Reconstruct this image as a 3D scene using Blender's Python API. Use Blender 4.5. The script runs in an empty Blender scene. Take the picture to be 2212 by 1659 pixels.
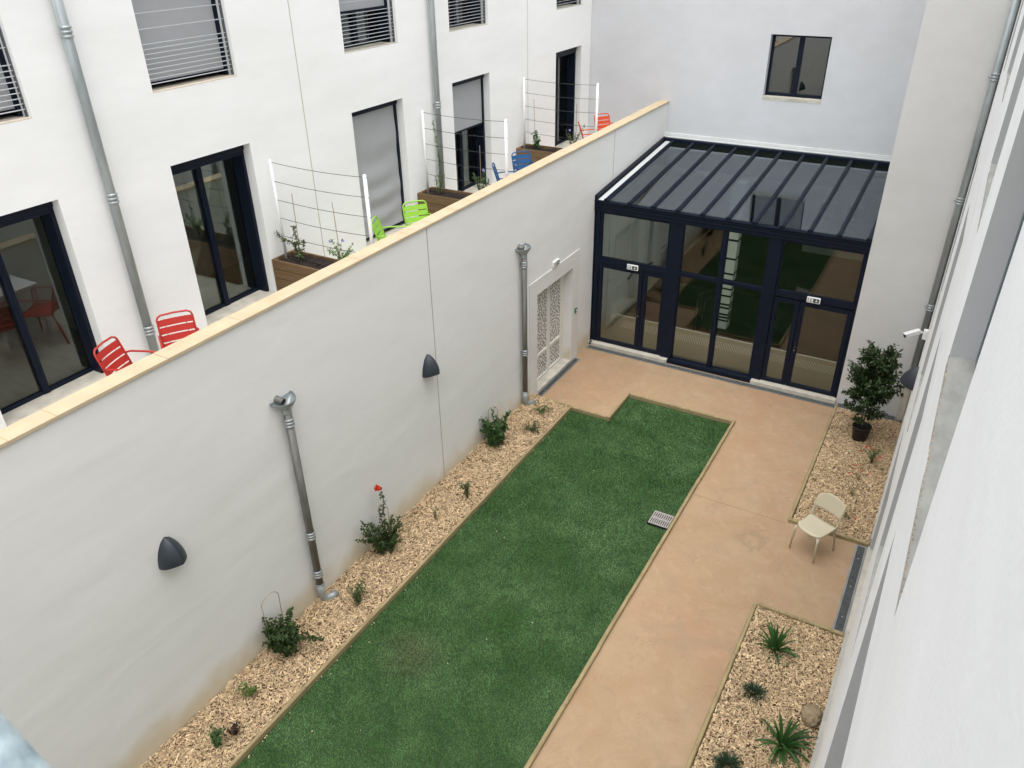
import bpy, math, random
from mathutils import Vector, Matrix, noise as mnoise
rnd = random.Random(7)
R = math.radians
scene = bpy.context.scene
col = scene.collection

# ------------------------------------------------------------------ camera
def rz(a): return Matrix.Rotation(a, 3, 'Z')
def rx(a): return Matrix.Rotation(a, 3, 'X')
camd = bpy.data.cameras.new('camera')
cam = bpy.data.objects.new('camera', camd); col.objects.link(cam)
rot = rz(0.530292036) @ rx(1.03811635) @ rz(-0.0178041)
cam.matrix_world = Matrix.Translation((6.6424, -14.9608, 8.5)) @ rot.to_4x4()
camd.sensor_width = 36.0
camd.lens = 1700.338 / 2212 * 36.0
camd.clip_start = 0.02; camd.clip_end = 400
camd.dof.use_dof = True; camd.dof.focus_distance = 13.0; camd.dof.aperture_fstop = 14.0
scene.camera = cam

# ------------------------------------------------------------------ sky, sun, exposure
SUN_EL, SUN_ROT = R(77), R(155)
w = bpy.data.worlds.new('World'); scene.world = w; w.use_nodes = True
nt = w.node_tree; nt.nodes.clear()
sky = nt.nodes.new('ShaderNodeTexSky'); sky.sky_type = 'NISHITA'; sky.sun_disc = False
sky.sun_elevation = SUN_EL; sky.sun_rotation = SUN_ROT; sky.dust_density = 3.0; sky.air_density = 1.0
hsv = nt.nodes.new('ShaderNodeHueSaturation'); hsv.inputs['Saturation'].default_value = 0.15
bg = nt.nodes.new('ShaderNodeBackground'); bg.inputs['Strength'].default_value = 0.15
wo = nt.nodes.new('ShaderNodeOutputWorld')
nt.links.new(sky.outputs[0], hsv.inputs['Color']); nt.links.new(hsv.outputs[0], bg.inputs['Color']); nt.links.new(bg.outputs[0], wo.inputs[0])
sd = bpy.data.lights.new('sun', 'SUN'); sd.energy = 0.9; sd.angle = R(90); sd.color = (1.0, 0.985, 0.965)
sun = bpy.data.objects.new('sun', sd); col.objects.link(sun)
sv = Vector((math.sin(SUN_ROT) * math.cos(SUN_EL), math.cos(SUN_ROT) * math.cos(SUN_EL), math.sin(SUN_EL)))
sun.rotation_euler = sv.to_track_quat('Z', 'Y').to_euler()
sun.location = (3, -6, 20)
scene.view_settings.view_transform = 'Standard'; scene.view_settings.look = 'None'
scene.view_settings.gamma = 1.0; scene.view_settings.exposure = 1.15
scene.cycles.max_bounces = 8; scene.cycles.diffuse_bounces = 5; scene.cycles.transparent_max_bounces = 12

# ------------------------------------------------------------------ materials
def lin(r, g, b):
    f = lambda c: (c / 255 / 12.92) if c <= 10 else ((c / 255 + .055) / 1.055) ** 2.4
    return (f(r), f(g), f(b), 1)
def mat(name, color, rough=.7, metal=0.0, var=0.0, vscale=4.0, bump=0.0, bscale=60.0, bdist=.01, spec=.5, island=0.0, stretch=None, color2=None, detail=6, sheen=0):
    m = bpy.data.materials.new(name); m.use_nodes = True
    n = m.node_tree.nodes; l = m.node_tree.links; b = n['Principled BSDF']
    b.inputs['Roughness'].default_value = rough; b.inputs['Metallic'].default_value = metal
    b.inputs['Specular IOR Level'].default_value = spec
    c = (*color[:3], 1); b.inputs['Base Color'].default_value = c
    geo = n.new('ShaderNodeNewGeometry'); mp = n.new('ShaderNodeMapping')
    l.new(geo.outputs['Position'], mp.inputs['Vector'])
    if stretch:
        mp.inputs['Scale'].default_value = stretch
    out = None
    if var > 0 or color2:
        t = n.new('ShaderNodeTexNoise'); t.inputs['Scale'].default_value = vscale; t.inputs['Detail'].default_value = detail; t.inputs['Roughness'].default_value = .6
        l.new(mp.outputs[0], t.inputs['Vector'])
        mr = n.new('ShaderNodeMapRange'); mr.inputs[1].default_value = .3; mr.inputs[2].default_value = .7
        l.new(t.outputs['Fac'], mr.inputs[0])
        mx = n.new('ShaderNodeMix'); mx.data_type = 'RGBA'
        c2 = color2 if color2 else tuple(x * (1 - var) for x in c[:3])
        c1 = c if color2 else tuple(min(1, x * (1 + var)) for x in c[:3])
        mx.inputs['A'].default_value = (*c2[:3], 1); mx.inputs['B'].default_value = (*c1[:3], 1)
        l.new(mr.outputs[0], mx.inputs['Factor']); out = mx.outputs['Result']
    if island > 0:
        mr = n.new('ShaderNodeMapRange'); mr.inputs[3].default_value = 1 - island; mr.inputs[4].default_value = 1 + island
        l.new(geo.outputs['Random Per Island'], mr.inputs[0])
        mx = n.new('ShaderNodeMix'); mx.data_type = 'RGBA'; mx.blend_type = 'MULTIPLY'; mx.inputs['Factor'].default_value = 1
        if out: l.new(out, mx.inputs['A'])
        else: mx.inputs['A'].default_value = c
        cb = n.new('ShaderNodeCombineColor')
        for i in range(3): l.new(mr.outputs[0], cb.inputs[i])
        l.new(cb.outputs[0], mx.inputs['B']); out = mx.outputs['Result']
    if out: l.new(out, b.inputs['Base Color'])
    if bump > 0:
        t = n.new('ShaderNodeTexNoise'); t.inputs['Scale'].default_value = bscale; t.inputs['Detail'].default_value = 4
        l.new(mp.outputs[0], t.inputs['Vector'])
        bp = n.new('ShaderNodeBump'); bp.inputs['Strength'].default_value = bump; bp.inputs['Distance'].default_value = bdist
        l.new(t.outputs['Fac'], bp.inputs['Height']); l.new(bp.outputs[0], b.inputs['Normal'])
    return m

def plaster(name, color, stain=False, wave=.5, grain=.25, tint=None, grain_scale=90):
    """rendered wall: broad trowel waves and a fine grain, faint dirt; stain = ochre splash line above the soil"""
    m = bpy.data.materials.new(name); m.use_nodes = True
    n = m.node_tree.nodes; l = m.node_tree.links; b = n['Principled BSDF']
    b.inputs['Roughness'].default_value = .85; b.inputs['Specular IOR Level'].default_value = .2
    geo = n.new('ShaderNodeNewGeometry')
    mp = n.new('ShaderNodeMapping'); mp.inputs['Rotation'].default_value = (R(-14), 0, 0); mp.inputs['Scale'].default_value = (1, .45, 1.7)
    l.new(geo.outputs['Position'], mp.inputs['Vector'])
    t1 = n.new('ShaderNodeTexNoise'); t1.inputs['Scale'].default_value = 1.9; t1.inputs['Detail'].default_value = 3.5; t1.inputs['Distortion'].default_value = .6
    l.new(mp.outputs[0], t1.inputs['Vector'])
    t2 = n.new('ShaderNodeTexNoise'); t2.inputs['Scale'].default_value = grain_scale; t2.inputs['Detail'].default_value = 3
    l.new(geo.outputs['Position'], t2.inputs['Vector'])
    b1 = n.new('ShaderNodeBump'); b1.inputs['Strength'].default_value = wave; b1.inputs['Distance'].default_value = .06
    b2 = n.new('ShaderNodeBump'); b2.inputs['Strength'].default_value = grain; b2.inputs['Distance'].default_value = .004
    l.new(t1.outputs['Fac'], b1.inputs['Height']); l.new(t2.outputs['Fac'], b2.inputs['Height'])
    l.new(b1.outputs[0], b2.inputs['Normal']); l.new(b2.outputs[0], b.inputs['Normal'])
    t3 = n.new('ShaderNodeTexNoise'); t3.inputs['Scale'].default_value = 1.3; t3.inputs['Detail'].default_value = 7; t3.inputs['Roughness'].default_value = .62
    l.new(mp.outputs[0], t3.inputs['Vector'])
    mr = n.new('ShaderNodeMapRange'); mr.inputs[1].default_value = .3; mr.inputs[2].default_value = .75
    l.new(t3.outputs['Fac'], mr.inputs[0])
    mx = n.new('ShaderNodeMix'); mx.data_type = 'RGBA'
    mx.inputs['A'].default_value = (color[0] * .91, color[1] * .91, color[2] * .90, 1); mx.inputs['B'].default_value = (*color[:3], 1)
    l.new(mr.outputs[0], mx.inputs['Factor']); out = mx.outputs['Result']
    # sparse small dark scuffs
    t4 = n.new('ShaderNodeTexNoise'); t4.inputs['Scale'].default_value = 9; t4.inputs['Detail'].default_value = 8
    l.new(geo.outputs['Position'], t4.inputs['Vector'])
    r4 = n.new('ShaderNodeMapRange'); r4.inputs[1].default_value = .74; r4.inputs[2].default_value = .80; r4.inputs[4].default_value = .3
    l.new(t4.outputs['Fac'], r4.inputs[0])
    m4 = n.new('ShaderNodeMix'); m4.data_type = 'RGBA'; m4.inputs['B'].default_value = (.30, .29, .27, 1)
    l.new(r4.outputs[0], m4.inputs['Factor']); l.new(out, m4.inputs['A']); out = m4.outputs['Result']
    if stain:
        sp = n.new('ShaderNodeSeparateXYZ'); l.new(geo.outputs['Position'], sp.inputs[0])
        t5 = n.new('ShaderNodeTexNoise'); t5.inputs['Scale'].default_value = 1.6; t5.inputs['Detail'].default_value = 6
        l.new(geo.outputs['Position'], t5.inputs['Vector'])
        ma = n.new('ShaderNodeMath'); ma.operation = 'MULTIPLY_ADD'; ma.inputs[1].default_value = -1.0; 
        l.new(t5.outputs['Fac'], ma.inputs[0]); l.new(sp.outputs['Z'], ma.inputs[2])
        r5 = n.new('ShaderNodeMapRange'); r5.inputs[1].default_value = .10; r5.inputs[2].default_value = -.45; r5.inputs[3].default_value = 0; r5.inputs[4].default_value = .6
        r5.interpolation_type = 'SMOOTHSTEP'
        l.new(ma.outputs[0], r5.inputs[0])
        m5 = n.new('ShaderNodeMix'); m5.data_type = 'RGBA'; m5.inputs['B'].default_value = (.53, .41, .20, 1)
        l.new(r5.outputs[0], m5.inputs['Factor']); l.new(out, m5.inputs['A']); out = m5.outputs['Result']
    l.new(out, b.inputs['Base Color'])
    return m

def glass(name, tint=(.75, .8, .78), boost=1.6, base=.04, gcol=(.93, .95, .95)):
    m = bpy.data.materials.new(name); m.use_nodes = True
    n = m.node_tree.nodes; l = m.node_tree.links; n.clear()
    o = n.new('ShaderNodeOutputMaterial'); tr = n.new('ShaderNodeBsdfTransparent'); tr.inputs[0].default_value = (*tint, 1)
    gl = n.new('ShaderNodeBsdfGlossy'); gl.inputs['Roughness'].default_value = 0.0; gl.inputs['Color'].default_value = (*gcol, 1)
    fr = n.new('ShaderNodeFresnel'); fr.inputs['IOR'].default_value = 1.52
    ma = n.new('ShaderNodeMath'); ma.operation = 'MULTIPLY_ADD'; ma.inputs[1].default_value = boost; ma.inputs[2].default_value = base; ma.use_clamp = True
    mx = n.new('ShaderNodeMixShader')
    l.new(fr.outputs[0], ma.inputs[0]); l.new(ma.outputs[0], mx.inputs[0]); l.new(tr.outputs[0], mx.inputs[1]); l.new(gl.outputs[0], mx.inputs[2]); l.new(mx.outputs[0], o.inputs[0])
    return m

M = {}
M['facade'] = plaster('white_render', (.875, .88, .87), wave=.04, grain=.08)
M['retain'] = plaster('garden_wall_render', (.775, .775, .757), stain=True, wave=.11, grain=.10)
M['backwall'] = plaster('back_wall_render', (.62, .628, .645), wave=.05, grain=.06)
M['rwall'] = plaster('near_render', (.875, .88, .885), wave=.06, grain=.35, grain_scale=60)
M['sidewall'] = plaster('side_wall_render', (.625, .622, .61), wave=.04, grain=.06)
M['sillpale'] = mat('pale_stone_sill', (.66, .58, .47), .85, var=.1, vscale=5, bump=.2)
M['plinth'] = mat('plinth', (.36, .35, .31), .9, var=.15, bump=.3)
M['coping'] = mat('sandstone', (.50, .40, .265), .8, var=.10, vscale=3, bump=.15, bscale=80, bdist=.003, detail=8)
M['mortar'] = mat('mortar', (.62, .50, .33), .9)
M['groovel'] = mat('facade_joint', (.46, .45, .37), .9)
M['groove'] = mat('expansion_joint', (.33, .31, .25), .9)
M['concrete'] = mat('concrete', (.50, .47, .40), .85, var=.2, vscale=6, bump=.3, bscale=50, bdist=.004)
M['reveal'] = plaster('shaded_reveal_render', (.50, .50, .51), wave=.02, grain=.4, grain_scale=60)  # recess shade put into the colour: darker than the facade render around it
M['sillgrey'] = mat('sill_concrete', (.43, .43, .39), .8, vscale=7, color2=(.30, .30, .28), bump=.3, bscale=40, bdist=.004, detail=9, stretch=(2.0, .8, 1))
M['zinc'] = mat('zinc', (.36, .395, .40), .45, metal=.55, var=.22, vscale=7, bump=.06, stretch=(1, 1, .25))
M['zincd'] = mat('zinc_weathered', (.25, .25, .235), .5, metal=.55, var=.3, vscale=5, stretch=(3, 3, .4), color2=(.12, .115, .10))
M['collar'] = mat('zinc_collar', (.36, .385, .39), .4, metal=.55)
M['galv'] = mat('galvanised', (.50, .60, .63), .5, metal=.2, vscale=60, color2=(.22, .30, .34), detail=3)
M['navy'] = mat('anthracite_frame', (.0045, .0085, .020), .45, var=.1, spec=.2)
M['ridge'] = mat('dark_ridge_glass', (.003, .005, .004), .8, spec=.05)
M['black'] = mat('black_rubber', (.006, .006, .007), .6)
M['steel'] = mat('steel_bar', (.52, .54, .56), .35, metal=.75)
M['darksteel'] = mat('dark_steel', (.16, .17, .18), .5, metal=.5)
M['blind'] = mat('blind_fabric', (.365, .375, .385), .85, var=.02, spec=.2)
M['white_metal'] = mat('white_powder_coat', (.80, .80, .80), .45)
M['flash'] = mat('pale_flashing', (.58, .60, .59), .6)
M['white_door'] = mat('cream_door_paint', (.70, .69, .65), .5)
M['hole'] = mat('perforation_dark', (.022, .020, .018), .9)
M['lamp'] = mat('lamp_charcoal', (.020, .027, .035), .45, bump=.1, bscale=200, bdist=.002)
M['wire'] = mat('wire', (.05, .05, .05), .5, metal=.3)
M['hoop'] = mat('hoop_wire', (.35, .29, .22), .6)
M['cane'] = mat('bamboo_cane', (.28, .20, .13), .7)
M['stem'] = mat('stem', (.13, .11, .045), .8, island=.3)
M['bark'] = mat('bark', (.10, .08, .055), .9)
M['planter'] = mat('planter_boards', (.19, .115, .052), .8, vscale=3.0, color2=(.105, .062, .028), stretch=(.6, 2, 12), detail=9, bump=.2, bscale=8)
M['soil'] = mat('soil', (.030, .017, .011), 1, vscale=30, color2=(.012, .007, .005), bump=1, bscale=45, bdist=.03)
M['edging'] = mat('timber_edging', (.37, .29, .15), .85, vscale=6, color2=(.21, .165, .08), stretch=(3, .5, 6), detail=10, bump=.2, bscale=40, bdist=.003)
M['chip'] = mat('wood_chip', (.60, .455, .28), .85, island=.44, color2=(.47, .34, .20), vscale=9, detail=4)
M['chipbase'] = mat('mulch_base', (.20, .125, .065), 1, vscale=28, color2=(.07, .04, .022), bump=1, bscale=40, bdist=.02)
M['drain'] = mat('drain_frame', (.23, .25, .25), .6, metal=.3, var=.2)
M['grating'] = mat('galvanised_mesh', (.13, .14, .135), .6, metal=.3, var=.25, vscale=20)
M['iron'] = mat('cast_grate', (.36, .33, .31), .7, var=.2, vscale=30)
M['pit'] = mat('drain_pit', (.004, .004, .004), 1)
M['floor'] = mat('interior_floor', (.30, .235, .15), .45, var=.06, vscale=2)
M['stairfloor'] = mat('lower_floor', (.46, .36, .25), .5, var=.1)
M['woodfloor'] = mat('oak_floor', (.27, .22, .15), .4, vscale=2, color2=(.19, .15, .10), stretch=(1, 8, 1))
M['intwall'] = mat('interior_paint', (.66, .66, .62), .8)
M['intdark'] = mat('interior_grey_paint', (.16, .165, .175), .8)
M['nosing'] = mat('white_nosing', (.75, .72, .66), .5)
M['column'] = mat('column_paint', (.86, .87, .83), .6)
M['paper'] = mat('white_sign', (.78, .78, .78), .5)
M['signblack'] = mat('sign_dark', (.02, .035, .03), .5)
M['green'] = mat('green_plastic', (.01, .16, .085), .35)
M['plastic'] = mat('white_plastic', (.78, .78, .77), .4)
M['red'] = mat('red_paint', (.43, .024, .016), .42)
M['lime'] = mat('lime_paint', (.27, .53, .05), .42)
M['blue'] = mat('blue_paint', (.014, .085, .22), .42)
M['orange'] = mat('orange_paint', (.60, .075, .022), .42)
M['beige'] = mat('beige_plastic', (.49, .44, .315), .5, bump=.03, bscale=300)
M['pot'] = mat('black_pot', (.008, .008, .008), .45)
M['rock'] = mat('rock', (.36, .28, .175), .95, vscale=9, color2=(.17, .125, .07), bump=1.0, bscale=18, bdist=.05, detail=10)
M['sheet'] = mat('bed_sheet', (.55, .58, .56), .9)
M['flower'] = mat('red_petals', (.66, .035, .02), .6, island=.3)
M['lilac'] = mat('lilac_petals', (.32, .34, .62), .6, island=.2)
M['glassF'] = glass('conservatory_glass', (.84, .87, .83), 1.15, .01)
M['glassR'] = glass('roof_glass', (.86, .89, .88), .9, .02, (.88, .94, 1.0))
M['glassW'] = glass('window_glass', (.84, .88, .85), .85, .01)
def leafmat(name, c, isl=.35, trans=.25):
    m = mat(name, c, .45, island=isl, spec=.4)
    n = m.node_tree.nodes; l = m.node_tree.links; b = n['Principled BSDF']
    t = n.new('ShaderNodeBsdfTranslucent'); t.inputs[0].default_value = (c[0] * 1.4, c[1] * 1.5, c[2] * .8, 1)
    mx = n.new('ShaderNodeMixShader'); mx.inputs[0].default_value = trans
    o = [x for x in n if x.type == 'OUTPUT_MATERIAL'][0]
    l.new(b.outputs[0], mx.inputs[1]); l.new(t.outputs[0], mx.inputs[2]); l.new(mx.outputs[0], o.inputs[0])
    return m
M['leaf_dark'] = leafmat('dark_leaf', (.032, .066, .016))
M['leaf_mid'] = leafmat('mid_leaf', (.045, .11, .028))
M['leaf_light'] = leafmat('light_leaf', (.11, .19, .045))
M['leaf_olive'] = leafmat('olive_leaf', (.075, .105, .035))
M['leaf_blue'] = leafmat('blue_green_blade', (.030, .062, .032))
M['leaf_bronze'] = leafmat('bronze_leaf', (.045, .022, .015))
M['leaf_strap'] = leafmat('strap_leaf', (.036, .098, .022), .45)

def path_material():
    m = bpy.data.materials.new('pink_sand_concrete'); m.use_nodes = True
    n = m.node_tree.nodes; l = m.node_tree.links; b = n['Principled BSDF']
    b.inputs['Roughness'].default_value = .75; b.inputs['Specular IOR Level'].default_value = .3
    geo = n.new('ShaderNodeNewGeometry')
    def nz(sc, det, dist=0., rough=.55):
        t = n.new('ShaderNodeTexNoise'); t.inputs['Scale'].default_value = sc; t.inputs['Detail'].default_value = det; t.inputs['Distortion'].default_value = dist; t.inputs['Roughness'].default_value = rough
        l.new(geo.outputs['Position'], t.inputs['Vector']); return t.outputs['Fac']
    def rng(s, a, b_, c=0., d=1.):
        r = n.new('ShaderNodeMapRange'); r.inputs[1].default_value = a; r.inputs[2].default_value = b_; r.inputs[3].default_value = c; r.inputs[4].default_value = d
        l.new(s, r.inputs[0]); return r.outputs[0]
    def mix(f, a, b_, mode='MIX'):
        x = n.new('ShaderNodeMix'); x.data_type = 'RGBA'; x.blend_type = mode
        if isinstance(f, float): x.inputs['Factor'].default_value = f
        else: l.new(f, x.inputs['Factor'])
        for k, v in (('A', a), ('B', b_)):
            if isinstance(v, tuple): x.inputs[k].default_value = (*v, 1)
            else: l.new(v, x.inputs[k])
        return x.outputs['Result']
    c = mix(rng(nz(.9, 6, 1.2), .35, .68), (.345, .225, .130), (.375, .268, .163))
    c = mix(rng(nz(.35, 3, .5), .5, .72, 0, .6), c, (.385, .226, .138))
    c = mix(rng(nz(1.7, 6, 1.8), .52, .70, 0, .6), c, (.30, .218, .142))
    c = mix(rng(nz(2.6, 7, 2.4, .65), .50, .72, 0, .5), c, (.45, .315, .205))
    # trowel arcs: iso lines of a smooth warped field
    t = nz(1.15, 3.0, 2.6)
    ar = n.new('ShaderNodeMath'); ar.operation = 'PINGPONG'; ar.inputs[1].default_value = .035; l.new(t, ar.inputs[0])
    arc = rng(ar.outputs[0], .0, .014, 1., 0.)
    msk = rng(nz(2.2, 2), .5, .62)
    mm = n.new('ShaderNodeMath'); mm.operation = 'MULTIPLY'; l.new(arc, mm.inputs[0]); l.new(msk, mm.inputs[1])
    mm2 = n.new('ShaderNodeMath'); mm2.operation = 'MULTIPLY'; mm2.inputs[1].default_value = .6; l.new(mm.outputs[0], mm2.inputs[0])
    c = mix(mm2.outputs[0], c, (.30, .185, .115))
    c = mix(rng(nz(5, 8, 1.5, .7), .55, .75, 0, .45), c, (.31, .205, .13))
    # water stain beside the chair
    sp = n.new('ShaderNodeVectorMath'); sp.operation = 'DISTANCE'; sp.inputs[1].default_value = (5.12, -4.93, 0)
    l.new(geo.outputs['Position'], sp.inputs[0])
    ds = n.new('ShaderNodeMath'); ds.operation = 'MULTIPLY_ADD'; ds.inputs[1].default_value = .45
    l.new(nz(7, 5, 1.), ds.inputs[0]); l.new(sp.outputs['Value'], ds.inputs[2])
    ring = n.new('ShaderNodeMath'); ring.operation = 'SUBTRACT'; ring.inputs[1].default_value = .38; l.new(ds.outputs[0], ring.inputs[0])
    ab = n.new('ShaderNodeMath'); ab.operation = 'ABSOLUTE'; l.new(ring.outputs[0], ab.inputs[0])
    c = mix(rng(ab.outputs[0], .0, .13, .7, 0), c, (.27, .19, .115))
    c = mix(rng(nz(60, 2), .72, .8, 0, .3), c, (.2, .12, .07))
    l.new(c, b.inputs['Base Color'])
    bp = n.new('ShaderNodeBump'); bp.inputs['Strength'].default_value = .45; bp.inputs['Distance'].default_value = .012
    l.new(nz(9, 6, 1.5), bp.inputs['Height']); l.new(bp.outputs[0], b.inputs['Normal'])
    return m
M['path'] = path_material()

def lawn_material(name, k):
    m = bpy.data.materials.new(name); m.use_nodes = True
    n = m.node_tree.nodes; l = m.node_tree.links; b = n['Principled BSDF']
    b.inputs['Roughness'].default_value = .6; b.inputs['Specular IOR Level'].default_value = .25
    geo = n.new('ShaderNodeNewGeometry')
    def nz(sc, det, dist=0.):
        t = n.new('ShaderNodeTexNoise'); t.inputs['Scale'].default_value = sc; t.inputs['Detail'].default_value = det; t.inputs['Distortion'].default_value = dist
        l.new(geo.outputs['Position'], t.inputs['Vector']); return t.outputs['Fac']
    def rng(s, a, b_, c=0., d=1.):
        r = n.new('ShaderNodeMapRange'); r.inputs[1].default_value = a; r.inputs[2].default_value = b_; r.inputs[3].default_value = c; r.inputs[4].default_value = d
        l.new(s, r.inputs[0]); return r.outputs[0]
    def mix(f, a, b_, mode='MIX'):
        x = n.new('ShaderNodeMix'); x.data_type = 'RGBA'; x.blend_type = mode
        if isinstance(f, float): x.inputs['Factor'].default_value = f
        else: l.new(f, x.inputs['Factor'])
        for kk, v in (('A', a), ('B', b_)):
            if isinstance(v, tuple): x.inputs[kk].default_value = (*v, 1)
            else: l.new(v, x.inputs[kk])
        return x.outputs['Result']
    c = mix(rng(nz(1.1, 7, .6), .32, .7), (.026 * k, .068 * k, .014 * k), (.054 * k, .108 * k, .036 * k))
    c = mix(rng(nz(3.2, 6, .8), .42, .66, 0, .6), c, (.020 * k, .058 * k, .014 * k))
    # worn brownish patch
    sp = n.new('ShaderNodeVectorMath'); sp.operation = 'DISTANCE'; sp.inputs[1].default_value = (1.7, -9.35, 0); l.new(geo.outputs['Position'], sp.inputs[0])
    c = mix(rng(sp.outputs['Value'], .1, .6, .45, 0), c, (.075 * k, .080 * k, .040 * k))
    sp = n.new('ShaderNodeVectorMath'); sp.operation = 'DISTANCE'; sp.inputs[1].default_value = (2.62, -8.25, 0); l.new(geo.outputs['Position'], sp.inputs[0])
    c = mix(rng(sp.outputs['Value'], .05, .5, .6, 0), c, (.018 * k, .066 * k, .008 * k))
    mr = rng(geo.outputs['Random Per Island'], 0, 1, .80, 1.2)
    cb = n.new('ShaderNodeCombineColor')
    for i in range(3): l.new(mr, cb.inputs[i])
    c = mix(1.0, c, cb.outputs[0], 'MULTIPLY')
    l.new(c, b.inputs['Base Color'])
    return m
M['lawn'] = lawn_material('artificial_turf_backing', .55)
M['blade'] = lawn_material('artificial_turf_blades', 1.80)

# ------------------------------------------------------------------ mesh helpers
def wloc(o):
    v = Vector((0, 0, 0))
    while o is not None: v += o.location; o = o.parent
    return v
class MB:
    def __init__(s): s.v = []; s.f = []
    def add(s, vs, fs):
        k = len(s.v); s.v += [tuple(p) for p in vs]; s.f += [tuple(i + k for i in f) for f in fs]; return s
    def box(s, x0, x1, y0, y1, z0, z1):
        return s.add([(x0, y0, z0), (x1, y0, z0), (x1, y1, z0), (x0, y1, z0), (x0, y0, z1), (x1, y0, z1), (x1, y1, z1), (x0, y1, z1)],
                     [(0, 3, 2, 1), (4, 5, 6, 7), (0, 1, 5, 4), (1, 2, 6, 5), (2, 3, 7, 6), (3, 0, 4, 7)])
    def quad(s, a, b, c, d): return s.add([a, b, c, d], [(0, 1, 2, 3)])
    def obox(s, c, ax, ay, az):
        """oriented box: centre and three half-axis vectors"""
        c, ax, ay, az = map(Vector, (c, ax, ay, az))
        vs = [c + ax * i + ay * j + az * k for k in (-1, 1) for (i, j) in ((-1, -1), (1, -1), (1, 1), (-1, 1))]
        return s.add(vs, [(0, 3, 2, 1), (4, 5, 6, 7), (0, 1, 5, 4), (1, 2, 6, 5), (2, 3, 7, 6), (3, 0, 4, 7)])
    def tube(s, pts, r, n=8, caps=True, rr=None):
        pts = [Vector(p) for p in pts]; N = len(pts); vs = []; fs = []
        t = (pts[1] - pts[0]).normalized(); up = Vector((0, 0, 1)) if abs(t.z) < .9 else Vector((1, 0, 0))
        u = t.cross(up).normalized()
        for i, p in enumerate(pts):
            a = pts[max(0, i - 1)]; b = pts[min(N - 1, i + 1)]; t = (b - a).normalized()
            u = (u - t * u.dot(t)).normalized(); vv = t.cross(u)
            rad = rr[i] if rr else r
            for k in range(n):
                an = 2 * math.pi * k / n; vs.append(p + (u * math.cos(an) + vv * math.sin(an)) * rad)
        for i in range(N - 1):
            for k in range(n):
                a = i * n + k; b = i * n + (k + 1) % n; fs.append((a, b, b + n, a + n))
        if caps: fs.append(tuple(range(n))[::-1]); fs.append(tuple((N - 1) * n + k for k in range(n)))
        return s.add(vs, fs)
    def lathe(s, c, prof, n=24, a0=0, a1=2 * math.pi):
        """prof: (r, z) pairs about a vertical axis through c"""
        vs = []; fs = []; full = abs(a1 - a0 - 2 * math.pi) < 1e-6; m = n if full else n + 1
        for r_, z in prof:
            for k in range(m):
                an = a0 + (a1 - a0) * k / n; vs.append((c[0] + r_ * math.cos(an), c[1] + r_ * math.sin(an), c[2] + z))
        for i in range(len(prof) - 1):
            for k in range(n):
                a = i * m + k; b = i * m + (k + 1) % m; fs.append((a, b, b + m, a + m))
        return s.add(vs, fs)
    def build(s, name, m, parent=None, smooth=False, bevel=0, origin=None):
        me = bpy.data.meshes.new(name)
        o0 = wloc(parent) if parent is not None else Vector(origin or (0, 0, 0))
        me.from_pydata([(p[0] - o0[0], p[1] - o0[1], p[2] - o0[2]) for p in s.v], [], s.f)
        me.materials.append(M[m] if isinstance(m, str) else m)
        if smooth: me.polygons.foreach_set('use_smooth', [True] * len(me.polygons))
        me.update()
        o = bpy.data.objects.new(name, me); col.objects.link(o)
        if parent is not None: o.parent = parent
        else: o.location = o0
        if bevel:
            b = o.modifiers.new('bevel', 'BEVEL'); b.width = bevel; b.segments = 2; b.limit_method = 'ANGLE'
        return o
def thing(name, label, cat, loc=(0, 0, 0), group=None):
    o = bpy.data.objects.new(name, None); o.empty_display_size = .2; col.objects.link(o); o.location = loc
    o['label'] = label; o['category'] = cat
    if group: o['group'] = group
    return o
def tag(o, label, cat, group=None):
    o['label'] = label; o['category'] = cat
    if group: o['group'] = group
    return o
def struct(o): o['kind'] = 'structure'; return o
def stuff(o, label, cat): o['kind'] = 'stuff'; o['label'] = label; o['category'] = cat; return o
def copy_tree(o, parent=None):
    c = o.copy(); col.objects.link(c); c.parent = parent
    for ch in [x for x in o.children]: copy_tree(ch, c)
    return c

def wall(u0, u1, v0, v1, holes, fn, depth, dirv, step=0.0, cnt=None):
    """front sheet of a wall in (u, z) with rectangular holes and their reveals; fn(u, z) -> point, dirv = inward depth vector"""
    mb = MB()
    us = sorted({u0, u1, *[h[0] for h in holes], *[h[1] for h in holes]}); vs = sorted({v0, v1, *[h[2] for h in holes], *[h[3] for h in holes]})
    us = [u for u in us if u0 <= u <= u1]; vs = [v for v in vs if v0 <= v <= v1]
    if step:
        uu = []
        for a, b in zip(us, us[1:]):
            k = max(1, int((b - a) / step)); uu += [a + (b - a) * i / k for i in range(k)]
        us = uu + [us[-1]]
    for a, b in zip(us, us[1:]):
        for c, d in zip(vs, vs[1:]):
            cu, cv = (a + b) / 2, (c + d) / 2
            if any(h[0] < cu < h[1] and h[2] < cv < h[3] for h in holes): continue
            mb.quad(fn(a, c), fn(b, c), fn(b, d), fn(a, d))
    D = Vector(dirv) * depth
    if cnt is not None: cnt.append(len(mb.f))
    for h in holes:
        a, b, c, d = h[:4]
        P = [Vector(fn(a, c)), Vector(fn(b, c)), Vector(fn(b, d)), Vector(fn(a, d))]
        for i in range(4):
            p, q_ = P[i], P[(i + 1) % 4]; mb.quad(p, p + D, q_ + D, q_)
    return mb

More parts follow.
